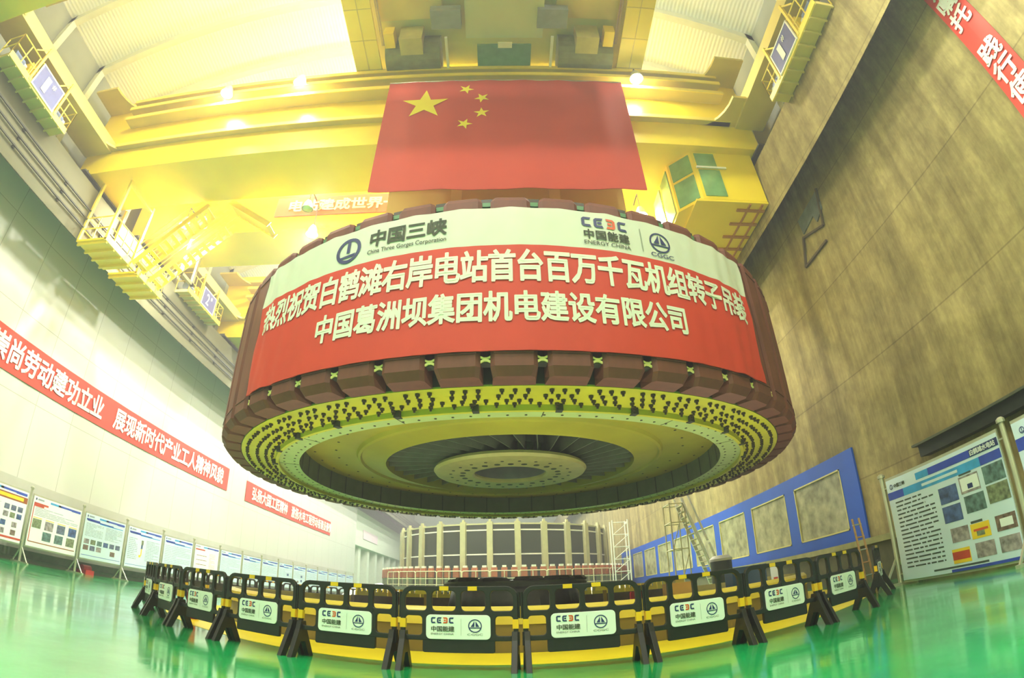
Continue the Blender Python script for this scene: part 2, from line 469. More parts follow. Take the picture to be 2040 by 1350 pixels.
# blue window band on the right wall
BLUE = mat('blue_window_surround', rgb(0, 82, 188), .6, var=.06, scale=1)
Y0W, PW, NW, WW = 15.87, 4.1, 9, 3.3
mb = MB(); D = .07
mb.box(XR-D, XR, 14.93, Y0W+PW*NW, 3.82, 4.30); mb.box(XR-D, XR, 14.93, Y0W+PW*NW, 1.2, 1.73)
mb.box(XR-D, XR, 14.93, Y0W, 1.73, 3.82)
for k in range(NW): mb.box(XR-D, XR, Y0W+PW*k+WW, Y0W+PW*(k+1), 1.73, 3.82)
struct(mb.build('trim_1', BLUE), 'blue surround of the window row on the concrete wall')
def pane_mat():
    m = mat('sheeted_window_pane', rgb(166, 166, 130), .2, var=.42, scale=2.2, bump=.5, detail=8)
    return m
fr = mat('window_frame_edge', rgb(206, 200, 120), .5, var=.05)
for k in range(NW):
    y = Y0W+PW*k
    o = struct(MB().box(XR-.03, XR, y, y+WW, 1.73, 3.82).build('window_%d' % (k+1), pane_mat()))
    f = MB()
    f.box(XR-D-.01, XR-.02, y, y+.05, 1.73, 3.82); f.box(XR-D-.01, XR-.02, y+WW-.05, y+WW, 1.73, 3.82)
    f.box(XR-D-.01, XR-.02, y, y+WW, 1.73, 1.78); f.box(XR-D-.01, XR-.02, y, y+WW, 3.77, 3.82)
    f.build('window_frame', fr, o)
# low parapet in front of the window band
mb = MB().box(10.45, 10.65, 12.2, 40, 0, 1.12)
struct(mb.build('trim_6', mat('parapet_olive', rgb(98, 96, 62), .7, var=.2)))
o = MB().box(10.36, 10.74, 11.4, 40, 1.12, 1.30).build('trim_7', mat('parapet_coping', rgb(168, 166, 112), .7, var=.15)); struct(o)
# dark duct over the right-hand display board
o = thing('cable_duct', 'long dark green duct fixed to the concrete wall above the display board', 'duct', (XR-.2, 3, 3.0))
MB().box(-.17, .17, -9, 8.5, 0, .30).build('duct_body', mat('dark_duct_green', rgb(46, 56, 44), .6, var=.15), o)
MB().box(-.30, .17, -9, 8.62, .30, .36).build('duct_lid', mat('dark_duct_lid', rgb(86, 92, 66), .6, var=.15), o)
# bluish mottled plate with brown bars, high on the right wall
o = thing('wall_plate', 'bluish mottled plate with brown bars high on the concrete beside the operator cab', 'hatch', (XR, 0, 0))
MB().prism([(14.05, 12.75), (12.4, 12.85), (12.5, 12.1), (13.0, 11.9), (13.1, 12.25), (14.0, 12.1)], -.06, 0, ax='x').build('mottled_plate', mat('mottled_blue_grey', rgb(112, 122, 112), .7, var=.35, scale=2), o)
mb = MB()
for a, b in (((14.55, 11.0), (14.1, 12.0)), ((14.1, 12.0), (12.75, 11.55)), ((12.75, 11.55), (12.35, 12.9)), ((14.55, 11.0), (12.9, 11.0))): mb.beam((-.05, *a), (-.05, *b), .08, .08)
mb.build('brown_bars', mat('bar_brown', rgb(92, 82, 60), .8), o)
# ---------------------------------------------------------------- overhead travelling cranes
GZ0, GZ1 = 14.7+E, 19.3+E
XG0, XG1 = -18.6, 10.1
GLASS_G = mat('green_cab_glass', rgb(120, 170, 110), .12, var=.2, scale=2, spec=.8)
SIGN = mat('blue_sign_plate', rgb(92, 98, 160), .45, var=.08, scale=5)

def girder(par, y0, y1, inner):
    """box girder; inner = -1 when its walkway side faces the camera, +1 when it faces away"""
    g = MB().box(XG0, XG1, y0, y1, GZ0, GZ1).build('girder', Y_PAINT, par)
    yf = y0 if inner < 0 else y1
    for z, out, nm in ((15.94, .26, 'stiffener'), (17.35, .57, 'walkway'), (17.95, .62, 'walkway'), (18.5, .55, 'walkway')):
        a, b = (yf-out, yf) if inner < 0 else (yf, yf+out)
        mb = MB().box(-16.7, 9.1, a, b, z+E, z+E+.09)
        e = a if inner < 0 else b
        mb.box(-16.7, 9.1, e-.02, e+.02, z+E-.02, z+E+.16, 1)
        mb.build(nm, [Y_DIM, Y_RAIL], g)
    # flared corner gussets towards the end carriage
    for sx, xe in ((1, XG0), (-1, XG1)):
        for zz in (15.94, 18.6):
            mb = MB(); cv = []
            for k in range(7):
                t = math.radians(90*k/6)
                cv.append((xe+sx*(2.2-.9*math.cos(t)), yf+inner*(1.5-1.5*math.sin(t))))
            pl = [(xe, yf), (xe, yf+inner*1.5)]+[(px, py) for px, py in cv]
            mb.prism(pl, zz+E, zz+E+.12).build('gusset', Y_DIM, g)
    return g

def railing(mb, x, y0, y1, z, h=1.1, n=6, along='y', mi=0):
    P = (lambda t, zz: (x, t, zz)) if along == 'y' else (lambda t, zz: (t, x, zz))
    for q in (.5, 1.0): mb.tube(P(y0, z+h*q), P(y1, z+h*q), .028, 6, mi)
    for k in range(n+1):
        t = y0+(y1-y0)*k/n; mb.tube(P(t, z), P(t, z+h), .028, 6, mi)
    return mb

def platform(par, side, num, dy):
    """service platform with motors and the crane's number board"""
    xi, xo = (-16.6, -17.45) if side < 0 else (9.16, 9.80)
    z = 14.0+E; y0, y1 = 6.3+dy, 10.2+dy
    p = MB(); p.box(min(xi, xo), max(xi, xo), y0, y1, z-.06, z)
    for k in range(8): p.box(min(xi, xo), max(xi, xo), y0+.5*k, y0+.5*k+.06, z-.16, z-.06)
    p = p.build('service_platform', Y_DIM, par)
    mb = MB(); railing(mb, xi, y0, y1, z, 1.05, 7); mb.box(xi-.03, xi+.03, y0, y1, z-.12, z+.14)
    for k in (0, 1):                      # tall posts with slanted tops, diagonal braces
        yy = 7.55+dy+1.75*k
        mb.beam((xi, yy, z), (xi, yy, z+1.75), .1, .1); mb.beam((xi, yy, z+1.7), (xi, yy-.5, z+1.1), .05, .05)
    for y in (y0, y1): railing(mb, y, min(xi, xo), max(xi, xo), z, 1.05, 1, along='x')
    mb.build('railing', Y_RAIL, p)
    d = -1 if side > 0 else 1
    s = MB().box(xi+d*.05-.02, xi+d*.05+.02, 7.72+dy, 9.1+dy, z+.02, z+.98, 0)
    s.box(xi+d*.05-.03, xi+d*.05+.03, 7.66+dy, 9.16+dy, z-.04, z+.02, 1).box(xi+d*.05-.03, xi+d*.05+.03, 7.66+dy, 9.16+dy, z+.98, z+1.04, 1)
    s.box(xi+d*.05-.03, xi+d*.05+.03, 7.66+dy, 7.72+dy, z, z+1, 1).box(xi+d*.05-.03, xi+d*.05+.03, 9.1+dy, 9.16+dy, z, z+1, 1)
    xp = xi+d*.085
    fn = (lambda u, v, w=0.: (xp+w*.002*d, 8.41+dy+u, z+.5+v)) if side < 0 else (lambda u, v, w=0.: (xp+w*.002*d, 8.41+dy-u, z+.5+v))
    s.mapped(latin(num, -.34 if num == '2' else -.28, -.33, .34 if num == '2' else .26, .66, .012), fn, 1); s.mapped(latin('#', .12, .12, .2, .22, .02), fn, 1)
    s.build('number_board', [SIGN, WHITE], p)
    xm = (xi+xo)/2
    for k, yy in enumerate((6.85, 9.65)):
        m = MB().tube((xm, yy+dy-.28, z+.4), (xm, yy+dy+.28, z+.4), .24, 12, 0).tube((xm, yy+dy+.28, z+.4), (xm, yy+dy+.45, z+.4), .2, 12, 1).box(xm-.2, xm+.2, yy+dy-.25, yy+dy+.25, z, z+.2, 2)
        m.build('motor', [mat('blue_motor', rgb(120, 140, 190), .4), WHITE, Y_PAINT], p)
        MB().box(xm-.28, xm+.28, yy+dy+(.5 if k == 0 else -.9), yy+dy+(.95 if k == 0 else -.45), z, z+.8).build('gearbox', Y_PAINT, p)
    return p

def make_crane(num, dy, label):
    c = thing('overhead_crane', label, 'crane', (0, 0, 0))
    girder(c, 2.75+dy, 5.4+dy, +1); girder(c, 13.2+dy, 15.73+dy, -1)
    for sx, xa, xb, xr in ((-1, -18.7, -17.1, -18.15), (1, 9.35, 10.6, 10.3)):
        MB().box(xa, xb, 5.4+dy, 13.2+dy, 15.85+E, 16.42+E).build('end_carriage', Y_DIM, c)
        for yc in (4.0, 14.45):
            bg = MB().box(xr-.42, xr+.42, yc-1.6+dy, yc+1.6+dy, ZBT+.42, GZ0).build('bogie', DARK, c)
            w = MB()
            for k in (-1.0, 0, 1.0): w.tube((xr-.2, yc+k+dy, ZBT+.16+.36), (xr+.2, yc+k+dy, ZBT+.16+.36), .36, 14)
            w.build('wheel', DARK, bg)
        platform(c, sx, num, dy)
    return c
crane1 = make_crane('1', 0., 'nearer yellow overhead crane, with number 1 boards and the flag on it')
crane2 = make_crane('2', 15.2, 'farther yellow overhead crane, number 2 board, partly behind the hanging rotor')

# operator's cab under the near crane's girder, right
cz0, cz1 = 12.3+E, GZ0
cab = MB()
pl = [(9.76, 13.55), (7.2, 13.55), (6.45, 14.35), (6.45, 16.7), (9.76, 16.7)]
cab.prism(pl, cz0, cz1); cab = cab.build('operator_cab', Y_PAINT, crane1)
def facet(p, q, u0, u1, v0, v1, nm, m=GLASS_G):
    (ax, ay), (bx, by) = p, q; dx, dy_ = bx-ax, by-ay; L = math.hypot(dx, dy_); nx, ny = -dy_/L, dx/L
    cx, cy = 8.5, 15.2
    if (ax+dx/2+nx-cx)**2+(ay+dy_/2+ny-cy)**2 < (ax+dx/2-cx)**2+(ay+dy_/2-cy)**2: nx, ny = -nx, -ny
    def P(u, v, o): return (ax+dx*u+nx*o, ay+dy_*u+ny*o, cz0+(cz1-cz0)*v)
    mb = MB()
    for o in (.035,): mb.add([P(u0, v0, o), P(u1, v0, o), P(u1, v1, o), P(u0, v1, o), P(u0, v0, 0), P(u1, v0, 0), P(u1, v1, 0), P(u0, v1, 0)],
                             [(0, 1, 2, 3), (0, 4, 5, 1), (1, 5, 6, 2), (2, 6, 7, 3), (3, 7, 4, 0)])
    mb.build(nm, m, cab)
facet(pl[1], pl[0], .05, .38, .06, .60, 'window'); facet(pl[1], pl[0], .05, .36, .66, .96, 'window')
facet(pl[1], pl[2], .1, .9, .05, .52, 'window'); facet(pl[1], pl[2], .1, .9, .58, .95, 'window')
facet(pl[2], pl[3], .08, .45, .05, .95, 'window'); facet(pl[2], pl[3], .55, .92, .05, .95, 'window')
mb = MB().box(7.25, 8.45, 13.44, 13.5, cz0+1.48, cz0+1.56).build('wiper_bar', WHITE, cab)
dk = MB().box(6.9, 9.78, 13.55, 18.0, cz0-.1, cz0-.01)
dk = dk.build('cab_floor', Y_PAINT, cab)
mb = MB()
for k in range(5): mb.box(8.6, 9.75, 13.9+.8*k, 14.02+.8*k, cz0-.16, cz0-.1)
mb.box(9.0, 9.07, 13.6, 18, cz0-.15, cz0-.1); mb.box(9.5, 9.57, 13.6, 18, cz0-.15, cz0-.1)
mb.build('floor_grating', mat('brown_grating', rgb(190, 130, 40), .6), cab)
mb = MB(); railing(mb, 9.72, 16.75, 18, cz0, 1.1, 3); railing(mb, 17.95, 7.0, 9.7, cz0, 1.1, 4, along='x')
mb.build('cab_railing', Y_RAIL, cab)
# stair down to the cab
mb = MB()
mb.beam((6.3, 16.9, cz0+.1), (3.2, 17.3, GZ0-.2), .06, .25); mb.beam((6.3, 17.6, cz0+.1), (3.2, 18.0, GZ0-.2), .06, .25)
for k in range(9):
    t = (k+.5)/9; mb.box(6.3-3.1*t-.13, 6.3-3.1*t+.13, 16.95, 17.95, cz0+.1+(GZ0-cz0-.3)*t-.03, cz0+.1+(GZ0-cz0-.3)*t)
mb.build('stair', Y_RAIL, cab)

# access cage and stair hung at the left end between the two cranes
ac = MB(); az = 11.65+E
ac.box(-17.4, -15.7, 13.9, 16.0, az-.08, az); ac.box(-17.4, -15.7, 16.35, 18.5, az-.08, az)
for k in range(4): ac.box(-17.4, -15.7, 14.0+.55*k, 14.08+.55*k, az-.2, az-.08)
for k in range(4): ac.box(-17.4, -15.7, 16.45+.6*k, 16.53+.6*k, az-.2, az-.08)
ac = ac.build('access_platform', Y_PAINT, crane1)
mb = MB(); railing(mb, -15.75, 13.95, 16.0, az, 1.15, 4); railing(mb, -17.35, 13.95, 16.0, az, 1.15, 3); railing(mb, 13.95, -17.35, -15.75, az, 1.15, 2, along='x')
mb.box(-15.8, -15.68, 13.9, 16.05, az-.12, az+.16); mb.box(-15.8, -15.68, 16.35, 18.5, az-.12, az+.16)
for x in (-17.35, -15.75):
    for y in (13.95, 15.9): mb.beam((x, y, az), (x, y, GZ0+.05), .12, .12)
mb.beam((-15.75, 13.95, GZ0-.2), (-15.75, 15.9, GZ0-.2), .1, .1)
railing(mb, -15.75, 16.4, 18.45, az, 1.15, 3); railing(mb, 18.45, -17.35, -15.75, az, 1.15, 2, along='x')
mb.build('access_railing', Y_RAIL, ac)
def flight(x0, x1, y0, y1, z0, z1, nm):
    mb = MB()
    for y in (y0, y1):
        mb.beam((x0, y, z0), (x1, y, z1), .05, .24)
        mb.tube((x0, y, z0+.95), (x1, y, z1+.95), .025, 6); mb.tube((x0, y, z0+.5), (x1, y, z1+.5), .02, 6)
    for k in range(11):
        t = (k+.5)/11; mb.box(x0+(x1-x0)*t-.12, x0+(x1-x0)*t+.12, y0, y1, z0+(z1-z0)*t-.03, z0+(z1-z0)*t+.01)
    mb.build(nm, Y_RAIL, ac)
flight(-15.6, -12.6, 15.8, 16.6, az+.05, GZ0-.1, 'stair'); flight(-15.6, -12.4, 17.2, 17.9, az+.05, GZ0-.05, 'stair')
mb = MB()                                  # grey door opening beyond the cage
mb.box(-14.9, -14.75, 18.2, 19.4, az+1.1, az+1.25); mb.box(-14.9, -14.75, 18.2, 18.35, az+1.1, GZ0); mb.box(-14.9, -14.75, 19.25, 19.4, az+1.1, GZ0)
mb.build('access_door_frame', mat('grey_door_frame', rgb(150, 146, 110), .6), crane2)
# second stair box under the near girder, further in
st = MB()
for y in (15.9, 16.7): st.beam((-9.4, y, 13.35+E), (-11.6, y, GZ0+.05), .05, .26)
for k in range(9):
    t = (k+.5)/9; st.box(-9.4-2.2*t-.1, -9.4-2.2*t+.1, 15.9, 16.7, 13.35+E+(GZ0-13.35-E)*t-.02, 13.35+E+(GZ0-13.35-E)*t+.02)
st.build('girder_stair', Y_PAINT, crane1)

# trolley on the near crane
TZ = 18.7+E
tr = thing('crane_trolley', 'wide yellow hoist trolley seen from below between the girders, above the flag', 'trolley', (0, 9.2, TZ))
TW = 5.85
mb = MB().box(-TW, TW, -4.6, 4.75, 1.15, 1.35).box(-TW+1.3, TW-1.3, -4.6, 4.0, 1.0, 1.15)
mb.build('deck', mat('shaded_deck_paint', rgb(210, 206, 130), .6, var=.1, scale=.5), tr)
for s in (-1, 1):
    x0, x1 = sorted((s*4.78, s*TW)); mb = MB().box(x0, x1, -3.7, 3.95, 0, .1)
    for k in range(6): mb.box(x0, x1, -3.7+1.42*k, -3.67+1.42*k, -.015, 0, 1)
    mb.box((x0+x1)/2-.015, (x0+x1)/2+.015, -3.7, 3.95, -.015, 0, 1)
    mb.build('side_walkway', [mat('walkway_yellow', rgb(246, 226, 96), .5, var=.08, scale=.4), Y_DIM], tr)
    x0, x1 = sorted((s*2.2, s*4.7))
    MB().box(x0, x1, -3.6, 1.6, .75, 1.0).build('gear_case', mat('ochre_gear_case', rgb(220, 200, 120), .6, var=.15, scale=.5), tr)
    MB().tube((s*2.35, 3.2, .6), (s*4.55, 3.2, .6), .78, 20).build('rope_drum', mat('grey_green_drum', rgb(126, 132, 92), .6, var=.15), tr)
    MB().box(min(s*3.0, s*3.9), max(s*3.0, s*3.9), 2.0, 3.95, -.05, .9).build('drum_bracket', mat('olive_bracket', rgb(196, 190, 116), .6), tr)
    MB().box(min(s*1.45, s*2.6), max(s*1.45, s*2.6), .9, 1.75, .12, .5).build('panel_cover', mat('grey_blue_cover', rgb(140, 156, 162), .6, var=.1), tr)
    MB().box(min(s*2.0, s*2.1), max(s*2.0, s*2.1), 2.0, 3.9, -.12, -.02).build('light_strip', WHITE, tr)
    MB().box(min(s*4.1, s*4.5), max(s*4.1, s*4.5), 1.8, 2.5, .1, .6).build('junction_box', Y_PAINT, tr)
    mb = MB()
    for q in (4.62, 4.66, 4.72): mb.tube((s*q, -3.6, .5), (s*q, 2.6, .5), .02, 5)
    mb.build('cable_run', STEEL, tr)
for sx in (-5.0, 5.0):
    for yy in (-4.3, 4.4): MB().tube((sx-.12, yy, .88), (sx+.12, yy, .88), .27, 14).build('trolley_wheel', DARK, tr)
MB().box(-.86, 1.25, 2.45, 3.95, -.02, .1).build('tarpaulin', mat('green_tarpaulin', rgb(96, 150, 122), .7, var=.12), tr)
MB().box(-1.3, 1.7, -3.6, 2.3, .3, .9).build('hoist_housing', mat('pale_green_housing', rgb(206, 212, 168), .6, var=.08, scale=.5), tr)
MB().box(-.05, .5, 2.3, 2.55, -.08, -.02).build('lamp_box', WHITE, tr)

# national flag hung in front of the near girder
fy = 12.45
fx0, fx1, fz0, fz1 = -.340*fy, .380*fy, .932*fy+E, 1.398*fy+E
NX, NZ = 48, 30
def flag_pt(u, v):
    return (fx0+(fx1-fx0)*u, fy+.03*math.sin(u*19+v*2)*(1-v)+.015*math.sin(u*41), fz0+(fz1-fz0)*v)
vs = [flag_pt(i/NX, j/NZ) for j in range(NZ+1) for i in range(NX+1)]
fs = [(j*(NX+1)+i, j*(NX+1)+i+1, (j+1)*(NX+1)+i+1, (j+1)*(NX+1)+i) for j in range(NZ) for i in range(NX)]
mb = MB().add(vs, fs).add([(x, y+.02, z) for x, y, z in vs], [f[::-1] for f in fs])
flag = tag(mb.build('flag', mat('flag_red_cloth', rgb(188, 68, 46), .7, var=.05, scale=.8), smooth=True), 'large red flag with five yellow stars hanging from the near crane girder', 'flag')
def star(cu, cv, r, rot, nm):
    pts = []
    for k in range(10):
        a = math.radians(90+rot+36*k); q = r if k % 2 == 0 else r*.382
        x, y, z = flag_pt((cu+q*math.cos(a))/30, (cv+q*math.sin(a))/20)
        pts.append((x, y-.02, z))
    c = (sum(p[0] for p in pts)/10, sum(p[1] for p in pts)/10, sum(p[2] for p in pts)/10)
    MB().add(pts+[c], [(k, (k+1) % 10, 10) for k in range(10)]).build(nm, mat('flag_yellow', rgb(238, 226, 40), .7, var=.03), flag)
star(5, 15, 3.0, 0, 'star')
for (u, v) in ((10, 18), (12, 16), (12, 13), (10, 11)):
    star(u, v, 1.0, math.degrees(math.atan2(15-v, 5-u))-90, 'star')
MB().tube((fx0, fy+.01, fz1), (fx1, fy+.01, fz1), .03, 8).build('flag_pole', STEEL, flag)

# slogan banner on the far crane's near girder
def wall_banner(name, label, p0, du, length, height, text, cell, th, start, off, vert=False, matr=RED, gap=0.):
    """flat cloth; p0 lower left corner, du the reading direction"""
    du = Vector(du); n = Vector((du.y, -du.x, 0)); p0 = Vector(p0)
    P = lambda u, v, o=0.: tuple(p0+du*u+Vector((0, 0, v))+n*o)
    mb = MB(); N = max(2, int(length/1.0)); 
    V = [P(length*i/N, height*j, .03+.012*math.sin(i*2.1)) for j in (0, 1) for i in range(N+1)]
    V += [P(length*i/N, height*j, .0) for j in (0, 1) for i in range(N+1)]
    K = N+1; Fs = []
    for i in range(N): Fs += [(i, i+1, K+i+1, K+i), (2*K+i, 3*K+i, 3*K+i+1, 2*K+i+1), (i, 2*K+i, 2*K+i+1, i+1), (K+i, K+i+1, 3*K+i+1, 3*K+i)]
    Fs += [(0, K, 3*K, 2*K), (N, 2*K+N, 3*K+N, K+N)]
    o = tag(mb.add(V, Fs).build(name, matr), label, 'banner')
    g = hanzi(text, start, height/2 if not vert else height-cell*.6, cell, th, .03, width=cell*.84 if not vert else th, down=vert)
    if vert: g = ([(u+length/2-start, v, w) for u, v, w in g[0]], g[1])
    MB().mapped(g, lambda u, v, w=0.: P(u, v, off+w*.003)).build('lettering', LETTER, o)
    return o
wall_banner('slogan_banner', 'red banner with pale characters on the far crane girder, left of the flag', (-10.45, 17.92, 15.45+E), (1, 0, 0), 6.4, 1.1, '电站建成世界一', .766, .62, .99, .055, matr=mat('faded_red_cloth', rgb(206, 92, 62), .7, var=.04))

# lifting beam between the cranes, and the shaft that carries the rotor
lb = thing('lifting_beam', 'tan lifting beam hanging behind the flag, holding the rotor', 'beam', (0.2, 15.8, 0))
MB().box(-4.36, 4.4, -1.1, 1.1, 12.1+E, 14.6+E).build('beam_body', mat('tan_beam_paint', rgb(214, 190, 84), .5, var=.08, scale=.6), lb)
for s in (-1, 1):
    MB().box(min(s*1.6, s*2.0), max(s*1.6, s*2.0), -1.16, -1.1, 12.2+E, 14.5+E).build('stiffener', Y_DIM, lb)
MB().tube((0, 0, 7.4), (0, 0, 12.2+E), .9, 32).build('suspension_shaft', STEEL, lb)
for s in (-1, 1):
    mb = MB()
    for k in range(4): mb.tube((s*3.2+.16*k-.24, -1.0, 14.6+E), (s*3.2+.16*k-.24, -1.6, TZ+.5), .035, 6); mb.tube((s*3.2+.16*k-.24, 1.0, 14.6+E), (s*3.2+.16*k-.24, 1.4, TZ+.5), .035, 6)
    mb.build('hoist_rope', STEEL, lb)

# hall lamps
BULB = mat('lamp_glow', (1, .97, .86), .5, var=0, emit=60)
BELL = mat('lamp_bell', rgb(200, 206, 190), .35, metal=.6, var=.05)
def make_lamp(label, loc, r=.28, rod=.5, lit=True, group=None, watts=0., cone=165, blend=.35):
    l = thing('high_bay_lamp', label, 'lamp', loc, 0, group)
    MB().lathe([(.05, .5), (.1, .48), (r*.7, .3), (r, .0), (r-.015, .0), (r*.68, .28), (.04, .44)], 16).build('reflector', BELL, l, smooth=True)
    MB().tube((0, 0, .48), (0, 0, .48+rod), .02, 6).build('rod', DARK, l)
    MB().lathe([(0.001, .0), (r*.8, .03), (r*.8, .05), (0.001, .08)], 16).build('bulb', BULB if lit else GLASS_G, l)
    if watts:
        ld = bpy.data.lights.new('lamp_light', 'SPOT'); ld.energy = watts; ld.color = LAMP_COL; ld.shadow_soft_size = .25; ld.spot_size = math.radians(cone); ld.spot_blend = blend
        o = bpy.data.objects.new('lamp_light', ld); COL.objects.link(o); o.parent = l; o.location = (0, 0, -.3)
        ld = bpy.data.lights.new('lamp_spill', 'POINT'); ld.energy = watts*(.16 if loc[2] > 20 else .05); ld.color = LAMP_COL; ld.shadow_soft_size = .3
        o = bpy.data.objects.new('lamp_spill', ld); COL.objects.link(o); o.parent = l; o.location = (0, 0, -.35)
    return l
for i, (x, y, z) in enumerate(LAMPS):
    row = {-10.5: 'left', -5.0: 'middle', 2.6: 'right'}[x]
    make_lamp('lit bell lamp hanging from the ceiling vault, %s row, %s from the near end wall' % (row, ORD[sum(1 for q in LAMPS[:i] if q[0] == x)]), (x, y, z), .3, vz(x)-z-.4, watts=LAMP_W*lamp_gain(x, y))
for lab, loc, gain, rod in (('lit lamp under the cranes beside the left stair', (-14.75, 17.25, 14.75+E), 1.1, .6), ('unlit bell lamp just right of the lit lamp beside the left stair', (-13.95, 17.5, 14.9+E), 0, .5),
                      ('lit lamp hanging on a rod by the rotor rim, left of the flag', (-8.25, 17.75, 14.2+E), 1.1, 1.1), ('unlit bell lamp in front of the red slogan banner', (-8.5, 17.2, 15.2+E), 0, .7),
                      ('lit lamp beside the operator cab, over the right end of the rotor banner', (6.0, 17.2, 14.5+E), .45, .8), ('lit lamp at the right corner of the flag on the near crane', (5.44, 12.5, 17.78+E), .3, .2),
                      ('added unseen lamp under the near crane girder overhead, left end', (-10.0, 2.5, 14.6+E), .42, .6), ('added unseen lamp under the near crane girder overhead, middle', (-1.5, 2.5, 14.6+E), .42, .6), ('added unseen lamp under the near crane girder overhead, right end', (6.5, 2.5, 14.6+E), .42, .6)):  # these three are added out of view to brighten floor and barriers
    l = make_lamp(lab, loc, .28, rod, gain > 0, watts=LAMP_W*gain, cone=176, blend=.08)
    yb = {2.5: 2.76, 17.25: 17.97, 17.5: 17.97, 17.75: 17.97, 17.2: 17.97, 12.5: 12.66}[loc[1]]   # bracket arm back to the girder face
    MB().beam((0, 0, .46+rod), (0, yb-loc[1], .46+rod), .05, .05).build('bracket', DARK, l)
for lab, loc in (('lit lamp hanging on the near girder walkway, the left one of two beside the flag', (-11.46, 12.5, 17.88+E)), ('lit lamp hanging on the near girder walkway, the right one of two beside the flag', (-8.12, 12.5, 18.0+E))):
    l = make_lamp(lab, loc, .28, .1, watts=LAMP_W*.3)
    MB().beam((0, 0, .56), (0, .16, .56), .05, .05).build('bracket', DARK, l)
# ---------------------------------------------------------------- the hanging rotor
RX, RY, RB = 0.19, 15.785, 4.20
rotor = thing('generator_rotor', 'huge hanging generator rotor with brown poles around a yellow-green underside', 'rotor', (RX, RY, RB))
POLE = mat('brown_pole_winding', rgb(112, 62, 46), .6, var=.2, scale=3, stretch=(1, 1, .3))
RIMD = mat('dark_rim_steel', rgb(52, 58, 44), .6, var=.2)
UNDER = mat('underside_yellow_paint', rgb(196, 192, 40), .45, var=.1, scale=1.2)
PALE = mat('pale_ring_plate', rgb(178, 200, 124), .4, var=.06, scale=2)
DISC = mat('disc_yellow_green', rgb(180, 174, 50), .5, var=.12, scale=.8)
WALLR = mat('dark_green_drum_wall', rgb(96, 110, 76), .5, var=.15, scale=2)
NUT = mat('dark_nut', rgb(58, 52, 34), .5, var=.1)
NP = 56; H = 3.62
def polar(r, a, z): return (r*math.sin(a), -r*math.cos(a), z)
# one pole: winding block with chamfered foot and rounded corners
def pole_bm(a):
    mb = MB(); w0, w1 = .375, .355
    rows = [(0, 8.02, .335), (.13, 8.15, w0), (H-.1, 8.15, w0), (H, 8.12, .34)]
    V = []
    for z, ro, w in rows:
        for (r, t) in ((7.64, -w1), (7.64, w1), (ro-.06, w), (ro, w-.07), (ro, -w+.07), (ro-.06, -w)):
            V.append((math.sin(a)*r+math.cos(a)*t, -math.cos(a)*r+math.sin(a)*t, z))
    Fs = [tuple(range(6))[::-1], tuple(range(18, 24))]
    for k in range(3):
        for i in range(6): Fs.append((k*6+i, k*6+(i+1) % 6, k*6+6+(i+1) % 6, k*6+6+i))
    mb.add(V, Fs)
    for z in (.34, H-.3):                      # insulation collar
        V = []
        for zz in (z, z+.03):
            for (r, t) in ((7.66, -w0-.01), (7.66, w0+.01), (8.165, w0-.06), (8.165, -w0+.06)):
                V.append((math.sin(a)*r+math.cos(a)*t, -math.cos(a)*r+math.sin(a)*t, zz))
        mb.add(V, [(0, 1, 2, 3), (4, 5, 6, 7), (0, 1, 5, 4), (1, 2, 6, 5), (2, 3, 7, 6), (3, 0, 4, 7)])
    return mb
base = pole_bm(0.).build('pole', POLE, rotor)
cross = MB()
for s in (-1, 1): cross.beam((-.09, -8.08, .27-.045*s), (.09, -8.08, .27+.045*s), .03, .035)
cross.box(-.03, .03, -8.1, -8.0, .24, .30); cross.box(-.1, .1, -8.06, -7.9, .21, .33, 1)
cross = cross.build('pole_connector', [mat('yellow_connector', rgb(240, 232, 150), .5), RIMD], rotor)
NUTS = [(r, t) for r, offs in ((7.46, (-.2, .02, .24)), (7.2, (-.26, -.04, .2)), (6.97, (-.12, .1, .3)), (6.8, (-.3, .02))) for t in offs]
NFRONT = (0, 1, -1, 2, -2, 3, -3, 4, -4)                # the nine bolt groups nearest the camera: every nut a part
n0 = MB().tube((0, 0, .02), (0, 0, -.04), .046, 6).tube((0, 0, -.04), (0, 0, -.085), .024, 6).build('nut', NUT, rotor)
rest = MB(); first = True
for k in range(-27, 29):
    a = 2*math.pi*k/NP; c, s = math.cos(a), math.sin(a)
    for r, t in NUTS:
        x, y = s*r+c*t, -c*r+s*t
        if k in NFRONT:
            o = n0 if first else n0.copy()
            if not first: COL.objects.link(o); o.parent = rotor
            first = False; o.location = (x, y, 0)
        else:
            rest.tube((x, y, .02), (x, y, -.04), .046, 6).tube((x, y, -.04), (x, y, -.085), .024, 6)
rest.build('nuts', NUT, rotor)['kind'] = 'stuff'
cap = MB().box(-.11, .11, -8.0, -7.6, H-.02, H+.07).box(-.13, .13, -8.05, -7.96, H-.16, H-.06, 1).build('pole_top_clip', [NUT, mat('green_clip', rgb(84, 140, 90), .5)], rotor)
for k in range(1, NP):
    a = 2*math.pi*k/NP
    for src in (base,):
        o = src.copy(); COL.objects.link(o); o.parent = rotor; o.rotation_euler.z = a
for k in range(NP):
    a = 2*math.pi*(k+.5)/NP
    for src in (cross, cap):
        if k == 0: src.rotation_euler.z = a; continue
        o = src.copy(); COL.objects.link(o); o.parent = rotor; o.rotation_euler.z = a
MB().lathe([(7.64, .03), (7.64, H), (6.3, H), (6.3, .6), (6.3, .03)], 112, close=True).build('rim', RIMD, rotor)
mb = MB().lathe([(7.62, .0), (6.7, .0), (6.7, .03), (7.62, .03)], 112, close=True); mb.build('rim_plate', UNDER, rotor)
mb = MB().lathe([(6.72, .03), (6.70, -.11), (6.62, -.11), (6.62, .03)], 112, close=True); mb.build('stiffening_lip', UNDER, rotor)
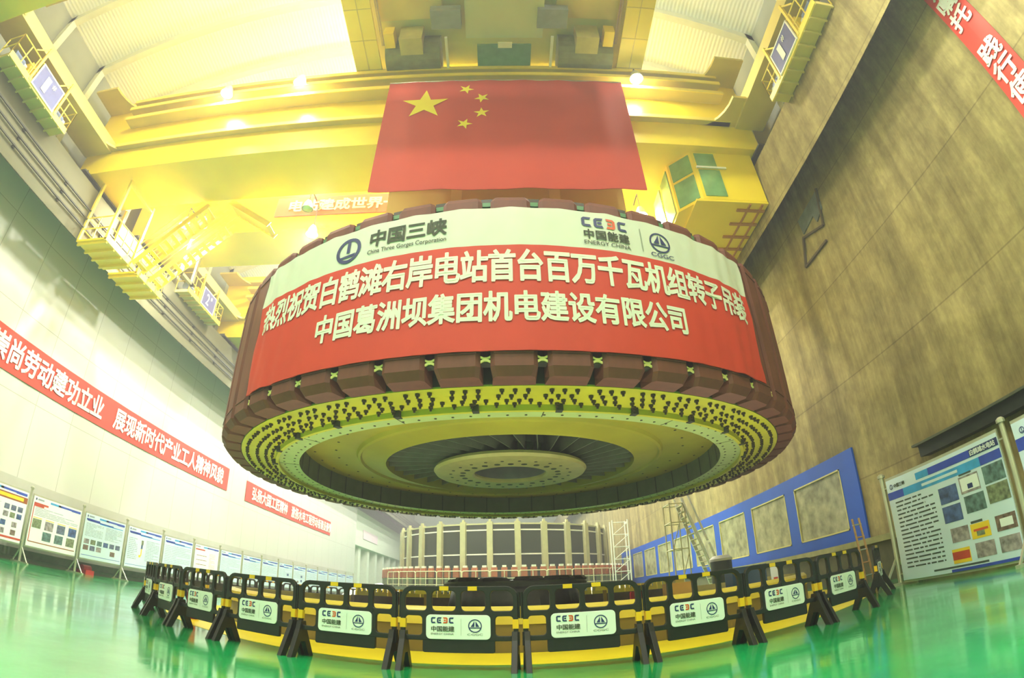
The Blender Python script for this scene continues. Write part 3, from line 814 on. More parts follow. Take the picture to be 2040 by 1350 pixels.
for k in range(28):
    a = 2*math.pi*(k+.55)/28; c, s = math.cos(a), math.sin(a)
    V = [(s*r+c*t, -c*r+s*t, z) for z in (-.13, .0) for r, t in ((6.64, -.06), (6.64, .06), (6.78, .06), (6.78, -.06))]
    MB().add(V, [(0, 1, 2, 3), (4, 5, 6, 7), (0, 1, 5, 4), (1, 2, 6, 5), (2, 3, 7, 6), (3, 0, 4, 7)]).build('lip_lug', RIMD, rotor)
mb = MB().lathe([(6.62, -.02), (6.07, -.02), (6.07, .02), (6.62, .02)], 112, close=True)
for k in range(112):
    for r, q in ((6.48, .2), (6.2, .7)):
        a = 2*math.pi*(k+q)/112; x, y, z = polar(r, a, -.022); mb.tube((x, y, z), (x, y, -.03), .028, 6, 1)
for k in range(14):
    a = 2*math.pi*(k+.2)/14
    mb.beam(polar(6.08, a, -.021), polar(6.62, a, -.021), .018, .006, 1)
mb.build('perforated_ring', [PALE, NUT], rotor)
mb = MB().lathe([(6.07, -.02), (6.05, .60), (6.12, .60), (6.12, .0)], 112, close=True)
for k in range(42):
    a = 2*math.pi*k/42; mb.beam(polar(6.045, a, -.01), polar(6.045, a, .58), .035, .012, 1, up=polar(1, a, 0))
mb.build('recess_wall', [WALLR, RIMD], rotor)
mb = MB().lathe([(6.05, .58), (4.52, .55), (4.47, .46), (4.40, .43), (4.36, .50), (3.72, .40), (3.66, .36), (3.66, 1.1), (6.05, 1.1)], 112, close=True)
for k in range(36):
    for r, q in ((5.75, .1), (5.1, .6)):
        a = 2*math.pi*(k+q)/36; z = .58-.03*(6.05-r)/1.5; x, y, _ = polar(r, a, 0); mb.tube((x, y, z), (x, y, z-.012), .035, 6, 1)
mb.build('disc', [DISC, NUT], rotor, smooth=True)
# cavity, curved vanes, hub flange
MB().lathe([(3.7, 1.1), (3.7, 2.6), (1.9, 2.6), (1.9, .7)], 64).build('cavity_wall', mat('dark_cavity', rgb(60, 72, 56), .6, var=.2), rotor)
van = MB(); V = []; Fs = []
for i in range(7):
    t = i/6; r = 1.45+2.2*t; a = .30*(1-t)**1.6
    for z in (.44+.03*t, 2.3):
        for d in (-.012, .012): V.append((r*math.sin(a)+d, -r*math.cos(a), z))
for i in range(6):
    q = 4*i
    Fs += [(q, q+4, q+6, q+2), (q+1, q+3, q+7, q+5), (q, q+1, q+5, q+4), (q+2, q+6, q+7, q+3)]
Fs += [(0, 2, 3, 1), (24, 25, 27, 26)]
van = van.add(V, Fs).build('vane', mat('vane_steel_green', rgb(124, 134, 108), .4, metal=.3, var=.1), rotor)
for k in range(1, 36):
    o = van.copy(); COL.objects.link(o); o.parent = rotor; o.rotation_euler.z = 2*math.pi*k/36
mb = MB().lathe([(1.3, 1.9), (1.3, .40), (2.22, .38), (2.26, .30), (2.2, .22), (2.0, .19), (1.12, .19), (1.06, .24), (1.06, 1.9)], 72, close=True)
for k in range(24):
    a = 2*math.pi*k/24
    for r, q, s in ((1.42, .0, .085), (1.76, .5, .045)):
        aa = a+2*math.pi*q/24; x, y, _ = polar(r, aa, 0); mb.tube((x, y, .192), (x, y, .182), s, 10, 1)
mb.build('hub_flange', [mat('hub_ochre', rgb(206, 196, 116), .45, var=.1), NUT], rotor, smooth=True)
MB().lathe([(1.055, 1.9), (.0, 1.9)], 32).build('hub_core', RIMD, rotor)
MB().lathe([(1.05, .3), (1.05, 1.88)], 48).build('hub_bore', STEEL, rotor, smooth=True)
MB().lathe([(6.3, H-.1), (6.3, H-.02), (1.0, H+.1), (1.0, H-.1)], 72, close=True).build('top_disc', DISC, rotor)

# congratulation banner wrapped round the front of the rotor
BA0, BA1, BR = math.radians(-42.2), math.radians(39.2), 8.20
BZ0, BZS, BZ1 = 4.57, 6.63, 7.52
def fold(a, z):
    q = math.sin(a*36)*.5+math.sin(a*83+z)*.3+math.sin(a*131-z*2)*.2
    e = max(0, (abs(a+math.radians(1.5))/math.radians(41))-.55)*1.6
    return .02*q*(.4+2.2*e)+.03*e*math.sin(a*60+z*5.)*(.3+.7*e)
def ban(a, z, off=0.):
    sag = -.03*abs(math.sin(a*28)) if z > BZ1-.3 else 0.
    dz = 0
    r = BR+fold(a, z)+off
    return (RX+r*math.sin(a), RY-r*math.cos(a), z+sag*(z-BZ1+.3)/.3+dz)
rb = thing('rotor_banner', 'long curved red banner with a white top strip wrapped around the hanging rotor', 'banner', (0, 0, 0))
NA = 190
def strip(zs, m, nm):
    V, Fs = [], []
    for off in (0., -.025):
        for z in zs:
            for i in range(NA+1): V.append(ban(BA0+(BA1-BA0)*i/NA, z, off))
    K = NA+1; S = K*len(zs)
    for j in range(len(zs)-1):
        for i in range(NA):
            a = j*K+i; Fs += [(a, a+1, a+K+1, a+K), (S+a, S+a+K, S+a+K+1, S+a+1)]
    for i in range(NA): Fs += [(i, S+i, S+i+1, i+1)]; q = (len(zs)-1)*K+i; Fs.append((q, q+1, S+q+1, S+q))
    o = MB().add(V, Fs).build(nm, m, rb, smooth=True); return o
strip([BZ0, BZ0+.15, BZ0+.5, BZ0+1.0, BZ0+1.5, BZS], RED, 'red_field')
strip([BZS, BZS+.3, BZ1-.3, BZ1-.12, BZ1], mat('white_banner_cloth', rgb(216, 222, 204), .6, var=.03), 'white_strip')
LM = (BA0+BA1)/2
def on_banner(u, v, w=0.): return ban(LM+u/BR, v, .013+w*.0015)
U = lambda deg: (math.radians(deg)-LM)*BR
def aimed(px):                      # reading position along the cloth from a bearing in degrees
    return U(px)
t1 = '热烈祝贺白鹤滩右岸电站首台百万千瓦机组转子吊装'
c1 = (U(37.6)-U(-40.0))/len(t1)
MB().mapped(hanzi(t1, U(-40.0)+c1/2, 6.17, c1, .60, .03, width=c1*.86), on_banner).build('headline', LETTER, rb)
t2 = '中国葛洲坝集团机电建设有限公司'
c2 = (U(22.8)-U(-26.3))/len(t2)
MB().mapped(hanzi(t2, U(-26.3)+c2/2, 5.36, c2, .52, .03, width=c2*.84), on_banner).build('company_line', LETTER, rb)
MB().mapped(gorge_mark(U(-22.6), 7.03, .30), on_banner).build('gorge_emblem', NAVY, rb)
cg = (U(-8.2)-U(-19.3))/4
MB().mapped(join2(hanzi('中国三峡', U(-19.3)+cg/2, 7.13, cg, .36, .03, width=cg*.84), latin('China Three Gorges Corporation', U(-19.3), 6.76, U(-8.2)-U(-19.3), .13, .008)), on_banner).build('gorge_lettering', INK, rb)
na, oa = ceec_mark(U(9.2), 7.13, U(15.6)-U(9.2), .24)
MB().mapped(na, on_banner).mapped(oa, on_banner, 1).build('energy_letters', [NAVY, ORANGE], rb)
ce = (U(15.8)-U(9.2))/4
MB().mapped(join2(hanzi('中国能建', U(9.2)+ce/2, 6.95, ce, .2, .03, width=ce*.8), latin('ENERGY CHINA', U(9.3), 6.72, U(15.8)-U(9.3), .09, .006)), on_banner).build('energy_lettering', INK, rb)
MB().mapped(rects([(U(17.6), U(17.6)+.02, 6.75, 7.3)]), on_banner).build('divider', mat('grey_print', rgb(150, 160, 140), .6), rb)
MB().mapped(join2(boat_mark(U(20.7), 7.06, .24), latin('CGGC', U(18.9), 6.70, U(22.6)-U(18.9), .1, .01)), on_banner).build('boat_emblem', NAVY, rb)

# ---------------------------------------------------------------- the pit under it
PX, PY = .34, 16.57
YEL = mat('yellow_floor_paint', rgb(246, 226, 40), .35, var=.06, scale=1.5)
o = MB().lathe([(9.46, .004), (8.03, .004), (8.03, .001), (9.46, .001)], 96, PX, PY, close=True).build('painted_ring', YEL)
tag(o, 'broad yellow ring painted on the green floor around the pit', 'floor marking')
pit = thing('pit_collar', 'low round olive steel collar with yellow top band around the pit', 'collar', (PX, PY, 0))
MB().lathe([(8.0, 0), (8.0, .44), (7.86, .44), (7.86, 0)], 96, close=True).build('collar_wall', mat('olive_gloss_steel', rgb(126, 108, 56), .3, var=.12, scale=2), pit)
MB().lathe([(8.02, .44), (8.02, .66), (7.97, .72), (7.86, .72), (7.84, .44)], 96, close=True).build('collar_band', mat('ochre_yellow_gloss', rgb(226, 204, 84), .25, var=.06), pit)
MB().lathe([(7.86, .03), (0, .02)], 64).build('pit_dark_disc', mat('pit_depth_dark', rgb(56, 52, 40), .8, var=.25), pit)  # flat dark disc standing in for the open pit's dark depth
nr = thing('notched_guard_ring', 'yellow notched guard ring with dark gaps on the far side of the pit', 'guard', (PX, PY, 0))
for k in range(-9, 10):
    a = math.pi+k*.098
    mb = MB()
    mb.lathe([(7.6, .74), (7.6, .92), (7.5, .92), (7.5, .74)], 3, a0=a-.046, a1=a+.046, close=True)
    for q in (-.034, 0, .034): mb.lathe([(7.6, .92), (7.6, 1.06), (7.5, 1.06), (7.5, .92)], 1, a0=a+q-.01, a1=a+q+.01, close=True)
    mb.build('guard_segment', YEL, nr)
MB().lathe([(7.66, .0), (7.66, .76), (7.45, .76), (7.45, 0)], 40, a0=math.pi-.95, a1=math.pi+.95, close=True).build('guard_wall', mat('brown_pit_wall', rgb(96, 82, 60), .6, var=.3, scale=3), nr)
for k, (x, y, lab) in enumerate(((-4.25, 22.2, 'red fire extinguisher box inside the pit, left of the black machine'), (5.1, 22.0, 'red fire extinguisher box inside the pit, right of the black machine'))):
    f = tag(MB().box(-.22, .22, -.12, .12, 0, .5).box(-.18, .18, -.14, -.12, .08, .2, 1).box(-.2, .2, -.13, .13, .5, .54).build('extinguisher_box', [mat('signal_red', rgb(214, 50, 36), .4), WHITE], loc=(x, y, .2)), lab, 'extinguisher box')
    tag(MB().box(-.3, .3, -.2, .2, 0, .17).build('pallet', DARK, loc=(x, y, .03)), 'dark plinth under the red box %s the black machine' % ('left of' if k == 0 else 'right of'), 'plinth')
# unseen lamps added inside the collar to brighten the rotor's underside
for k in range(5):
    a = math.radians(-48+24*k); x, y, _ = polar(7.2, a, 0)
    wl = thing('added_uplight', 'small added lamp, unseen inside the pit collar, brightening the rotor underside', 'lamp', (PX+x, PY+y, .03), a, 'added lamps inside the pit collar')
    MB().box(-.14, .14, -.1, .1, 0, .04).box(-.02, .02, -.02, .02, .04, .2).build('stand', DARK, wl)
    MB().box(-.16, .16, -.06, .06, .2, .36).build('housing', DARK, wl)
    MB().box(-.14, .14, -.05, .05, .36, .37).build('glass', mat('lamp_glow', (1, .97, .86), .5, var=0, emit=60), wl)
    ld = bpy.data.lights.new('added_uplight_spot', 'SPOT'); ld.energy = UPLIGHT_W; ld.color = (1, .95, .72); ld.shadow_soft_size = .15; ld.spot_size = math.radians(150); ld.spot_blend = .5
    o = bpy.data.objects.new('added_uplight_spot', ld); COL.objects.link(o); o.parent = wl; o.location = (0, 0, .42); o.rotation_euler.x = math.pi
# black shrouded machine in the middle of the pit
hb = thing('shrouded_machine', 'black sheeted machine standing in the middle of the pit below the rotor', 'machine', (.27, 16.4, 0))
SHEET = mat('black_sheeting', rgb(24, 30, 30), .35, var=.3, scale=2, bump=.5)
mb = MB()
prof = [(1.75, .02), (1.95, .5), (1.85, 1.0), (1.82, 1.12)]
N = 60; V = []
for k in range(N):
    a = 2*math.pi*k/N
    for r, z in prof: V.append(((r+.07*math.sin(k*2.6)*(1.2-z))*math.sin(a), -(r+.07*math.sin(k*2.6)*(1.2-z))*math.cos(a), z))
Fs = []
for k in range(N):
    for i in range(3): Fs.append((4*k+i, 4*((k+1) % N)+i, 4*((k+1) % N)+i+1, 4*k+i+1))
mb.add(V, Fs); mb.build('sheeting', SHEET, hb, smooth=True)
MB().lathe([(2.05, 1.1), (2.08, 1.2), (2.0, 1.26), (0, 1.28), (0, 1.1)], 48).build('top_ring', mat('dark_green_ring', rgb(50, 62, 48), .5, var=.2), hb)
random.seed(5)
for k in range(11):
    a = 2*math.pi*k/11+.2; x, y, _ = polar(1.65, a, 0); q = random.uniform(.3, .46)
    MB().lathe([(q, 0), (q*1.05, .05), (q*.85, .09+.04*random.random()), (q*.5, .12), (0, .13)], 9, x, y).build('rubber_bundle', BLACK, hb).location.z = 1.25
for s in (-1, 1):
    MB().box(s*2.6-.05, s*2.6+.05, -.1, .0, .1, .9).box(s*2.6-.3, s*2.6+.3, -.15, .05, .9, 1.02, 1).build('prop', [mat('ochre_prop', rgb(170, 140, 60), .5), YEL], hb)

# ---------------------------------------------------------------- next unit: stator with columns, farther down the hall
SX, SY = -.1, 50.5
sb = thing('stator_base', 'round dark green pit deck ringed by red-brown winding bars below the column drum', 'stator', (SX, SY, 0))
MB().lathe([(11.2, 0), (11.2, 1.45), (0, 1.45)], 84).build('deck', mat('dark_green_deck', rgb(92, 100, 76), .7, var=.2), sb)
COPPER = mat('red_brown_bars', rgb(176, 98, 62), .5, var=.15)
NB = 96
bar = MB().box(-.2, .2, -10.86, -10.74, 1.45, 2.15, 2).box(-.22, .22, -10.9, -10.7, 2.15, 2.85).box(-.15, .15, -10.9, -10.7, 2.85, 3.0, 1).build('winding_bar', [COPPER, WHITE, mat('green_bars', rgb(110, 120, 90), .6)], sb)
for k in range(1, NB):
    o = bar.copy(); COL.objects.link(o); o.parent = sb; o.rotation_euler.z = 2*math.pi*k/NB
dr = thing('panelled_drum', 'tall drum of pale steel columns with dark green panels, far under the rotor', 'drum', (SX, SY, 1.45))
PANEL = mat('dark_green_panel', rgb(38, 52, 38), .3, var=.2, scale=.8)
COLM = mat('pale_olive_column', rgb(188, 188, 150), .5, var=.08)
for k in range(28):
    a = 2*math.pi*(k+.5)/28
    co = MB().box(-.22, .22, -9.42, -9.05, 0, 4.95).box(-.3, .3, -9.46, -9.2, 0, .25).box(-.09, .09, -9.35, -9.15, 4.95, 5.15).build('column', COLM, dr); co.rotation_euler.z = a
    p = MB().box(-.95, .95, -9.1, -9.04, .1, 4.8).box(-.95, .95, -9.17, -9.08, 2.42, 2.52, 1).box(-.95, .95, -9.17, -9.08, 4.28, 4.38, 1).box(-1.0, 1.0, -9.2, -9.0, 4.74, 4.86, 2).build('panel', [PANEL, WHITE, COLM], dr); p.rotation_euler.z = 2*math.pi*k/28
# pipe fence on the deck edge
FW = mat('cream_pipe', rgb(238, 232, 200), .45, var=.03)
n = 0
for k in range(-5, 6):
    a = k*.185
    f = MB(); w = 1.02
    f.path([(-w, 0, 0), (-w, 0, 1.05), (-w+.12, 0, 1.15), (w-.12, 0, 1.15), (w, 0, 1.05), (w, 0, 0)], .035, 6).tube((-w, 0, .6), (w, 0, .6), .028, 6).tube((-w, 0, .15), (w, 0, .15), .028, 6).tube((0, 0, 0), (0, 0, 1.15), .028, 6)
    x, y, _ = polar(11.0, a, 0)
    o = f.build('pipe_fence', FW, loc=(SX+x, SY+y, 1.45), rotz=a)
    tag(o, 'cream pipe fence panel before the column drum, %s from the left' % ORD[n], 'fence', 'pipe fence panels before the column drum'); n += 1

def tarp(label, loc, sx, sy, h, seed):
    random.seed(seed); N = 14; V = []; Fs = []
    for j in range(N+1):
        for i in range(N+1):
            u, v = i/N*2-1, j/N*2-1; e = max(0, 1-max(abs(u), abs(v))**3)
            V.append((u*sx, v*sy, h*e*(.75+.25*math.sin(u*5+seed)*math.cos(v*4))+.02*random.random()))
    for j in range(N):
        for i in range(N): q = j*(N+1)+i; Fs.append((q, q+1, q+N+2, q+N+1))
    K = len(V); V.append((0, 0, 0))
    o = MB().add(V[:K], Fs).build('covered_stack', mat('white_sheeting', rgb(244, 246, 240), .55, var=.04), loc=loc, smooth=True)
    return tag(o, label, 'covered stack')
tarp('white sheeted stack on the floor beyond the pit, left of the black machine', (-7.4, 31.5, 0), 2.2, 1.2, 1.45, 1)
tarp('white sheeted stack on the floor beyond the pit, right of the black machine', (5.6, 30.5, 0), 1.6, 1.0, 1.5, 4)
# ---------------------------------------------------------------- plastic crowd barriers in a ring
BX, BY, BRAD = .5, 16.85, 10.28
REFL = mat('yellow_reflective_tape', rgb(244, 190, 20), .35, var=.03)
LABEL = mat('white_label_plate', rgb(240, 242, 234), .4, var=.02)
BFR = plate([rrect(-.69, .69, .36, 1.0, (.13, .13, .05, .05)),
             rrect(-.65, -.375, .702, .96, (.05, .1, .05, .05)), rrect(-.325, -.025, .702, .96, .06), rrect(.025, .325, .702, .96, .06), rrect(.375, .65, .702, .96, (.1, .05, .05, .05)),
             rrect(-.65, -.425, .405, .655, .05), rrect(.425, .65, .405, .655, .05)], .024, .008)
BSK = plate([rrect(-.42, .42, .215, .40, .02)], .022, .006)
BLB = plate([rrect(-.378, .378, .375, .662, .05)], .008, .002)
FOOT = plate([[(-.05, .46), (.05, .46), (.08, .36), (.245, 0), (.155, 0), (.05, .2), (-.05, .2), (-.155, 0), (-.245, 0), (-.08, .36)]], .035, .006)
def make_barrier(detail=True):
    b = bpy.data.objects.new('crowd_barrier', None); COL.objects.link(b); b.empty_display_size = .3
    f = MB().mapped(BFR, lambda x, y, z: (x, -z, y)).mapped(BSK, lambda x, y, z: (x, -z, y))
    for x in (-.35, 0, .35): f.tube((x, -.03, .68), (x, .03, .68), .045, 10)
    for s in (-1, 1):
        f.box(min(s*.66, s*.71), max(s*.66, s*.71), -.03, .03, .3, .46); f.tube((s*.708, 0, .62), (s*.708, 0, .93), .016, 8)
    f.build('frame', BLACK, b)
    for s in (-1, 1):
        MB().box(s*.17-.055, s*.17+.055, -.03, .03, .955, 1.006).build('reflective_band', REFL, b)
        MB().box(s*.668-.034, s*.668+.034, -.03, .03, .50, .61).build('reflective_band', REFL, b)
    lb = MB().mapped(BLB, lambda x, y, z: (x, -z-.03, y)).build('label_plate', LABEL, b)
    if detail:
        P = lambda u, v, w=0.: (u, -.0405-w*.0006, v)
        na, oa = ceec_mark(-.32, .562, .27, .072)
        MB().mapped(na, P).mapped(oa, P, 1).build('logo_letters', [NAVY, ORANGE], lb); MB().mapped(boat_mark(.2, .535, .08), P).build('boat_logo', NAVY, lb)
        MB().mapped(join2(hanzi('中国能建', -.287, .495, .07, .06, .02, width=.06), latin('ENERGY CHINA', -.32, .425, .27, .022, 0), latin('CGGC', .11, .422, .18, .022, 0), rects([(.035, .037, .42, .62)])), P).build('logo_lettering', INK, lb)
    for s in (-1, 1):
        MB().mapped(FOOT, lambda x, y, z: (s*.66+z, x, y)).build('foot', BLACK, b)
    return b
b0 = make_barrier()
STEP = 8.1
def ring_pt(k):
    a = math.radians(-1.9+STEP*k); return (BX+BRAD*math.sin(a), BY-BRAD*math.cos(a))
first = True
seq = [-7, -6, -5, -4, -3, -2, -1, 0, 1, 2, 3]
for n, k in enumerate(seq):
    o = b0 if first else dup(b0); first = False
    p, q = ring_pt(k), ring_pt(k+1)
    o.location = ((p[0]+q[0])/2, (p[1]+q[1])/2, 0); o.rotation_euler.z = math.atan2(q[1]-p[1], q[0]-p[0])
    tag(o, 'black barrier with white logo plate, %s from the left before the pit' % ORD[n], 'barrier', 'crowd barriers around the pit')
far = list(range(-20, -7))
for n, k in enumerate(far):
    o = dup(b0); p, q = ring_pt(k), ring_pt(k+1)
    o.location = ((p[0]+q[0])/2, (p[1]+q[1])/2, 0); o.rotation_euler.z = math.atan2(q[1]-p[1], q[0]-p[0])
    tag(o, 'black barrier seen from behind across the pit, %s round its far left side' % ORD[len(far)-1-n], 'barrier', 'crowd barriers around the pit')
o = dup(b0); o.location = (7.42, 9.8, 0); o.rotation_euler.z = .84
tag(o, 'black barrier seen edge-on between the ladder and the large board', 'barrier', 'crowd barriers around the pit')

# ---------------------------------------------------------------- display boards
POSTM = mat('aluminium_post', rgb(196, 196, 170), .35, metal=.5, var=.06)
PAPER = mat('white_board_print', rgb(240, 244, 240), .35, var=.02)
PAPERB = mat('pale_blue_print', rgb(214, 230, 240), .35, var=.06, scale=.8)
PBLUE = mat('royal_blue_print', rgb(52, 76, 180), .4, var=.15, scale=3)
PCYAN = mat('cyan_print', rgb(60, 160, 220), .4, var=.2, scale=3)
PRED = mat('brick_red_print', rgb(202, 74, 52), .4, var=.12)
PBROWN = mat('brown_print', rgb(160, 84, 40), .4, var=.15)
PYEL = mat('yellow_print', rgb(250, 206, 30), .4, var=.08)
PTEXT = mat('grey_text_lines', rgb(150, 158, 168), .5, var=.1)
PTXTD = mat('dark_text_lines', rgb(70, 84, 76), .5, var=.1)
PH = []
for i, (c, s) in enumerate((((96, 104, 130), 9), ((120, 128, 96), 11), ((150, 140, 140), 8), ((92, 120, 116), 10), ((120, 96, 84), 12), ((70, 92, 140), 7))):
    PH.append(mat('photo_print_%s' % ('slate', 'olive', 'pale', 'teal', 'brown', 'blue')[i], rgb(*c), .4, var=.6, scale=s, detail=6))
class Sheet:
    """prints on a board: rectangles collected per material, each a hair in front of the sheet"""
    def __init__(s, w, h): s.w, s.h, s.L = w, h, {}
    def r(s, m, u0, u1, v0, v1, d=1):
        s.L.setdefault((m.name, d), (m, d, []))[2].append((u0*s.w, u1*s.w, v0*s.h, v1*s.h)); return s
    def text(s, m, u0, u1, v0, v1, n, ragged=.25, seed=0, th=.35):
        rd = random.Random(seed)
        for k in range(n):
            v = v1-(v1-v0)*(k+.5)/n; e = u1 if rd.random() > ragged else u0+(u1-u0)*rd.uniform(.3, .9); t = (v1-v0)/n*th/2
            u = u0
            while u < e-.004:
                q = min(e, u+rd.uniform(.03, .16)*(u1-u0)*2); s.r(m, u, q, v-t, v+t); u = q+.012
        return s
def make_board(label, loc, rotz, w, h, z0, fill, base=PAPER, post_h=2.95, ends=(True, True), foot=True, lettering=None, group='display boards along the left wall'):
    """board in its own frame: x along the reading direction, front face towards -y"""
    b = thing('display_board', label, 'board', loc, rotz, group)
    MB().box(0, w, -.02, .03, z0, z0+h).box(-.02, w+.02, .0, .04, z0-.05, z0+h+.06, 1).build('panel', [base, POSTM], b)
    s = Sheet(w, h); fill(s)
    mb = MB(); ms = []
    for key, (m, d, rs) in s.L.items():
        if m not in ms: ms.append(m)
        mb.mapped(rects(rs), lambda u, v: (u, -.021-.0015*d, z0+v), ms.index(m))
    if lettering:
        for geo, m, d in lettering(w, h):
            if m not in ms: ms.append(m)
            mb.mapped(geo, lambda u, v, w=0.: (u, -.021-.0015*d-w*.001, z0+v), ms.index(m))
    if ms: mb.build('print', ms, b)
    for x, on in ((-.17, ends[0]), (w+.17, ends[1])):
        if not on: continue
        p = MB().tube((x, .02, 0), (x, .02, post_h), .055, 10).lathe([(.09, 0), (.09, .06), (.04, .1), (0, .1)], 10, x, .02)
        p.v = p.v[:-40]+[(a, c_, z+post_h) for a, c_, z in p.v[-40:]]
        p.build('post', POSTM, b)
        for zz in (z0+.15, z0+h-.15):
            MB().beam((x, .02, zz), (0 if x < 0 else w, .02, zz), .03, .03).build('bracket', POSTM, b)
        if foot:
            MB().box(x-.05, x+.05, -.5, .5, 0, .06).beam((x, -.42, .05), (x, 0, .62), .045, .045).beam((x, .42, .05), (x, .04, .62), .045, .045).build('stand_foot', POSTM, b)
    return b
def header(s, red=False):
    s.r(PCYAN, .33, .55, .925, .965).r(PBLUE, .5, .78, .925, .965).r(PBLUE, .78, .98, .915, .965, 2)
    s.r(NAVY, .035, .06, .925, .97).r(PTEXT, .08, .2, .93, .965)
def swoosh(s):
    s.r(PBLUE, .03, .35, .855, .895).r(PBLUE, .05, .7, .84, .865).r(PCYAN, .35, .95, .825, .845)
def photos(s, cells, w, h, seed):
    rd = random.Random(seed)
    for (u, v) in cells: s.r(PH[rd.randrange(6)], u, u+w, v, v+h, 2)
def fill_a(s):
    header(s); s.r(PBROWN, .0, 1, .77, .89).r(PYEL, .3, .93, .80, .865, 2).text(PTEXT, .03, .55, .2, .74, 12, seed=1)
    photos(s, [(.62+.12*i, .58) for i in range(3)]+[(.62+.12*i, .44) for i in range(3)]+[(.6, .27), (.8, .27), (.6, .12), (.8, .12)], .09, .1, 2); s.r(PRED, 0, 1, .045, .085)
def fill_b(s):
    header(s); s.r(PRED, .02, .22, .80, .88).r(PRED, .22, .3, .84, .88).r(PRED, .02, .035, .09, .8).text(PTEXT, .06, .96, .62, .80, 6, seed=3)
    photos(s, [(.05+.245*i, .38) for i in range(4)]+[(.28+.245*i, .16) for i in range(3)], .17, .18, 4)
    for i in range(4): s.r(PYEL, .05+.245*i, .22+.245*i, .575, .59, 2)
    s.r(PBROWN, .03, .97, .085, .105)
def fill_c(s):
    header(s); swoosh(s); s.text(PTEXT, .04, .46, .5, .8, 10, seed=5).text(PTEXT, .52, .95, .5, .8, 10, seed=6)
    photos(s, [(.04+.155*i, .33) for i in range(6)]+[(.04+.155*i, .19) for i in range(3)]+[(.7, .15)], .12, .11, 7); s.r(PBLUE, .02, .98, .07, .08)
def fill_d(s):
    header(s); swoosh(s); s.text(PTEXT, .04, .3, .2, .75, 12, seed=8).text(PTEXT, .55, .95, .2, .75, 14, seed=9)
    s.r(PH[1], .40, .46, .6, .72, 2).r(PH[5], .40, .45, .5, .6, 2).r(PYEL, .41, .44, .33, .5, 2).r(PYEL, .36, .42, .28, .34, 2).r(PBLUE, .02, .98, .06, .07)
def fill_e(s): header(s); swoosh(s); s.text(PTEXT, .04, .95, .12, .78, 14, seed=10, th=.2)
def fill_f(s): header(s); s.r(PRED, .02, .4, .84, .88).text(PBROWN, .08, .5, .2, .75, 4, seed=11, th=.12).text(PRED, .6, .85, .1, .8, 16, seed=12, th=.2)
def fill_g(s):
    header(s); swoosh(s); s.text(PTEXT, .04, .95, .45, .78, 8, seed=13, th=.2); photos(s, [(.08, .25), (.3, .25), (.6, .3), (.6, .5)], .14, .1, 14)
kinds = [('white board with red corner flash, four photos over three', fill_b, PAPER), ('blue-headed board with two rows of small photos', fill_c, PAPERB), ('blue-headed board with a green plant diagram in its middle', fill_d, PAPERB),
         ('plain pale blue text board', fill_e, PAPERB), ('board with orange-red text columns', fill_f, PAPER)]
BW, BH, BZ, BP = 3.0, 2.0, .72, 3.33
y0b = 16.99
seqb = [(-1, 'white board with brown and yellow title bar, cut by the left edge of the view', fill_a, PAPER)]
for k in range(5): seqb.append((k, kinds[k][0]+', along the left wall', kinds[k][1], kinds[k][2]))
for k in range(5, 15):
    seqb.append((k, 'pale blue text board, %s beyond the orange-red one along the left wall' % ORD[k-5], fill_g if k in (8, 9) else fill_e, PAPERB))
for k, lab, fl, ba in seqb:
    yb = y0b+BP*k
    # reading direction is +y on the left wall, face towards the hall (+x)
    make_board(lab, (-18.5, yb, 0), math.pi/2, BW, BH, BZ, fl, ba, ends=(k == -1, True))
# dark conduit and red pump low behind the boards
tag(MB().box(-19.55, -19.3, 12, 68, .18, .5).build('skirting_duct', mat('dark_skirting_green', rgb(84, 96, 72), .7, var=.2)), 'dark green duct along the foot of the left wall behind the boards', 'duct')
tag(MB().box(-.3, .3, -.3, .3, 0, .28).tube((0, -.28, .34), (0, .28, .34), .16, 10).build('pump', mat('signal_red', rgb(214, 50, 36), .4), loc=(-19.15, 21.6, -.08)), 'small red pump on the floor behind the boards by the left wall', 'pump')

# the large board on the right
def fill_r(s):
    s.r(PCYAN, .3, .5, .9, .965).r(PBLUE, .42, 1, .9, .965, 2).r(NAVY, .78, 1, .9, .965, 3)
    s.r(PCYAN, 0, 1, .80, .875).r(PBLUE, 0, .16, .80, .875, 2).r(PBLUE, .84, 1, .80, .875, 2).r(PAPERB, .34, .66, .825, .85, 3)
    s.text(PTXTD, .06, .42, .10, .78, 17, seed=21, th=.36)
    for i, (u, v, m) in enumerate(((.47, .60, 5), (.65, .63, 2), (.84, .64, 3), (.47, .43, 5), (.66, .46, 3), (.84, .48, 1))): s.r(PH[m], u, u+.155, v, v+.145, 2)
    s.r(WHITE, .66, .80, .65, .76, 3).r(NAVY, .71, .75, .66, .70, 4)
    s.r(PTXTD, .66, .76, .785, .80, 2).r(PTXTD, .67, .76, .37, .39, 2)
    for u, v, m in ((.5, .25, PH[2]), (.66, .24, PYEL), (.85, .25, PH[4]), (.48, .07, PYEL), (.67, .08, PH[2]), (.85, .08, PH[2])): s.r(m, u, u+.145, v, v+.125, 2)
    s.r(PRED, .48, .62, .10, .17, 3).r(ORANGE, .68, .79, .30, .32, 3).r(WHITE, .88, .97, .28, .345, 3).r(PH[1], .7, .76, .26, .3, 3)
    s.r(PBLUE, .45, 1, .0, .025).r(PTXTD, .30, .75, .035, .052)
def letter_r(w, h):
    yield gorge_mark(.05*w, .925*h, .06), NAVY, 4
    yield hanzi('中国三峡', .09*w, .925*h, .1, .08, .03, width=.085), INK, 4
    yield hanzi('白鹤滩水电站', .8*w, .932*h, .115, .1, .03, width=.1), WHITE, 5
RBW, RBH = 3.5, 2.28
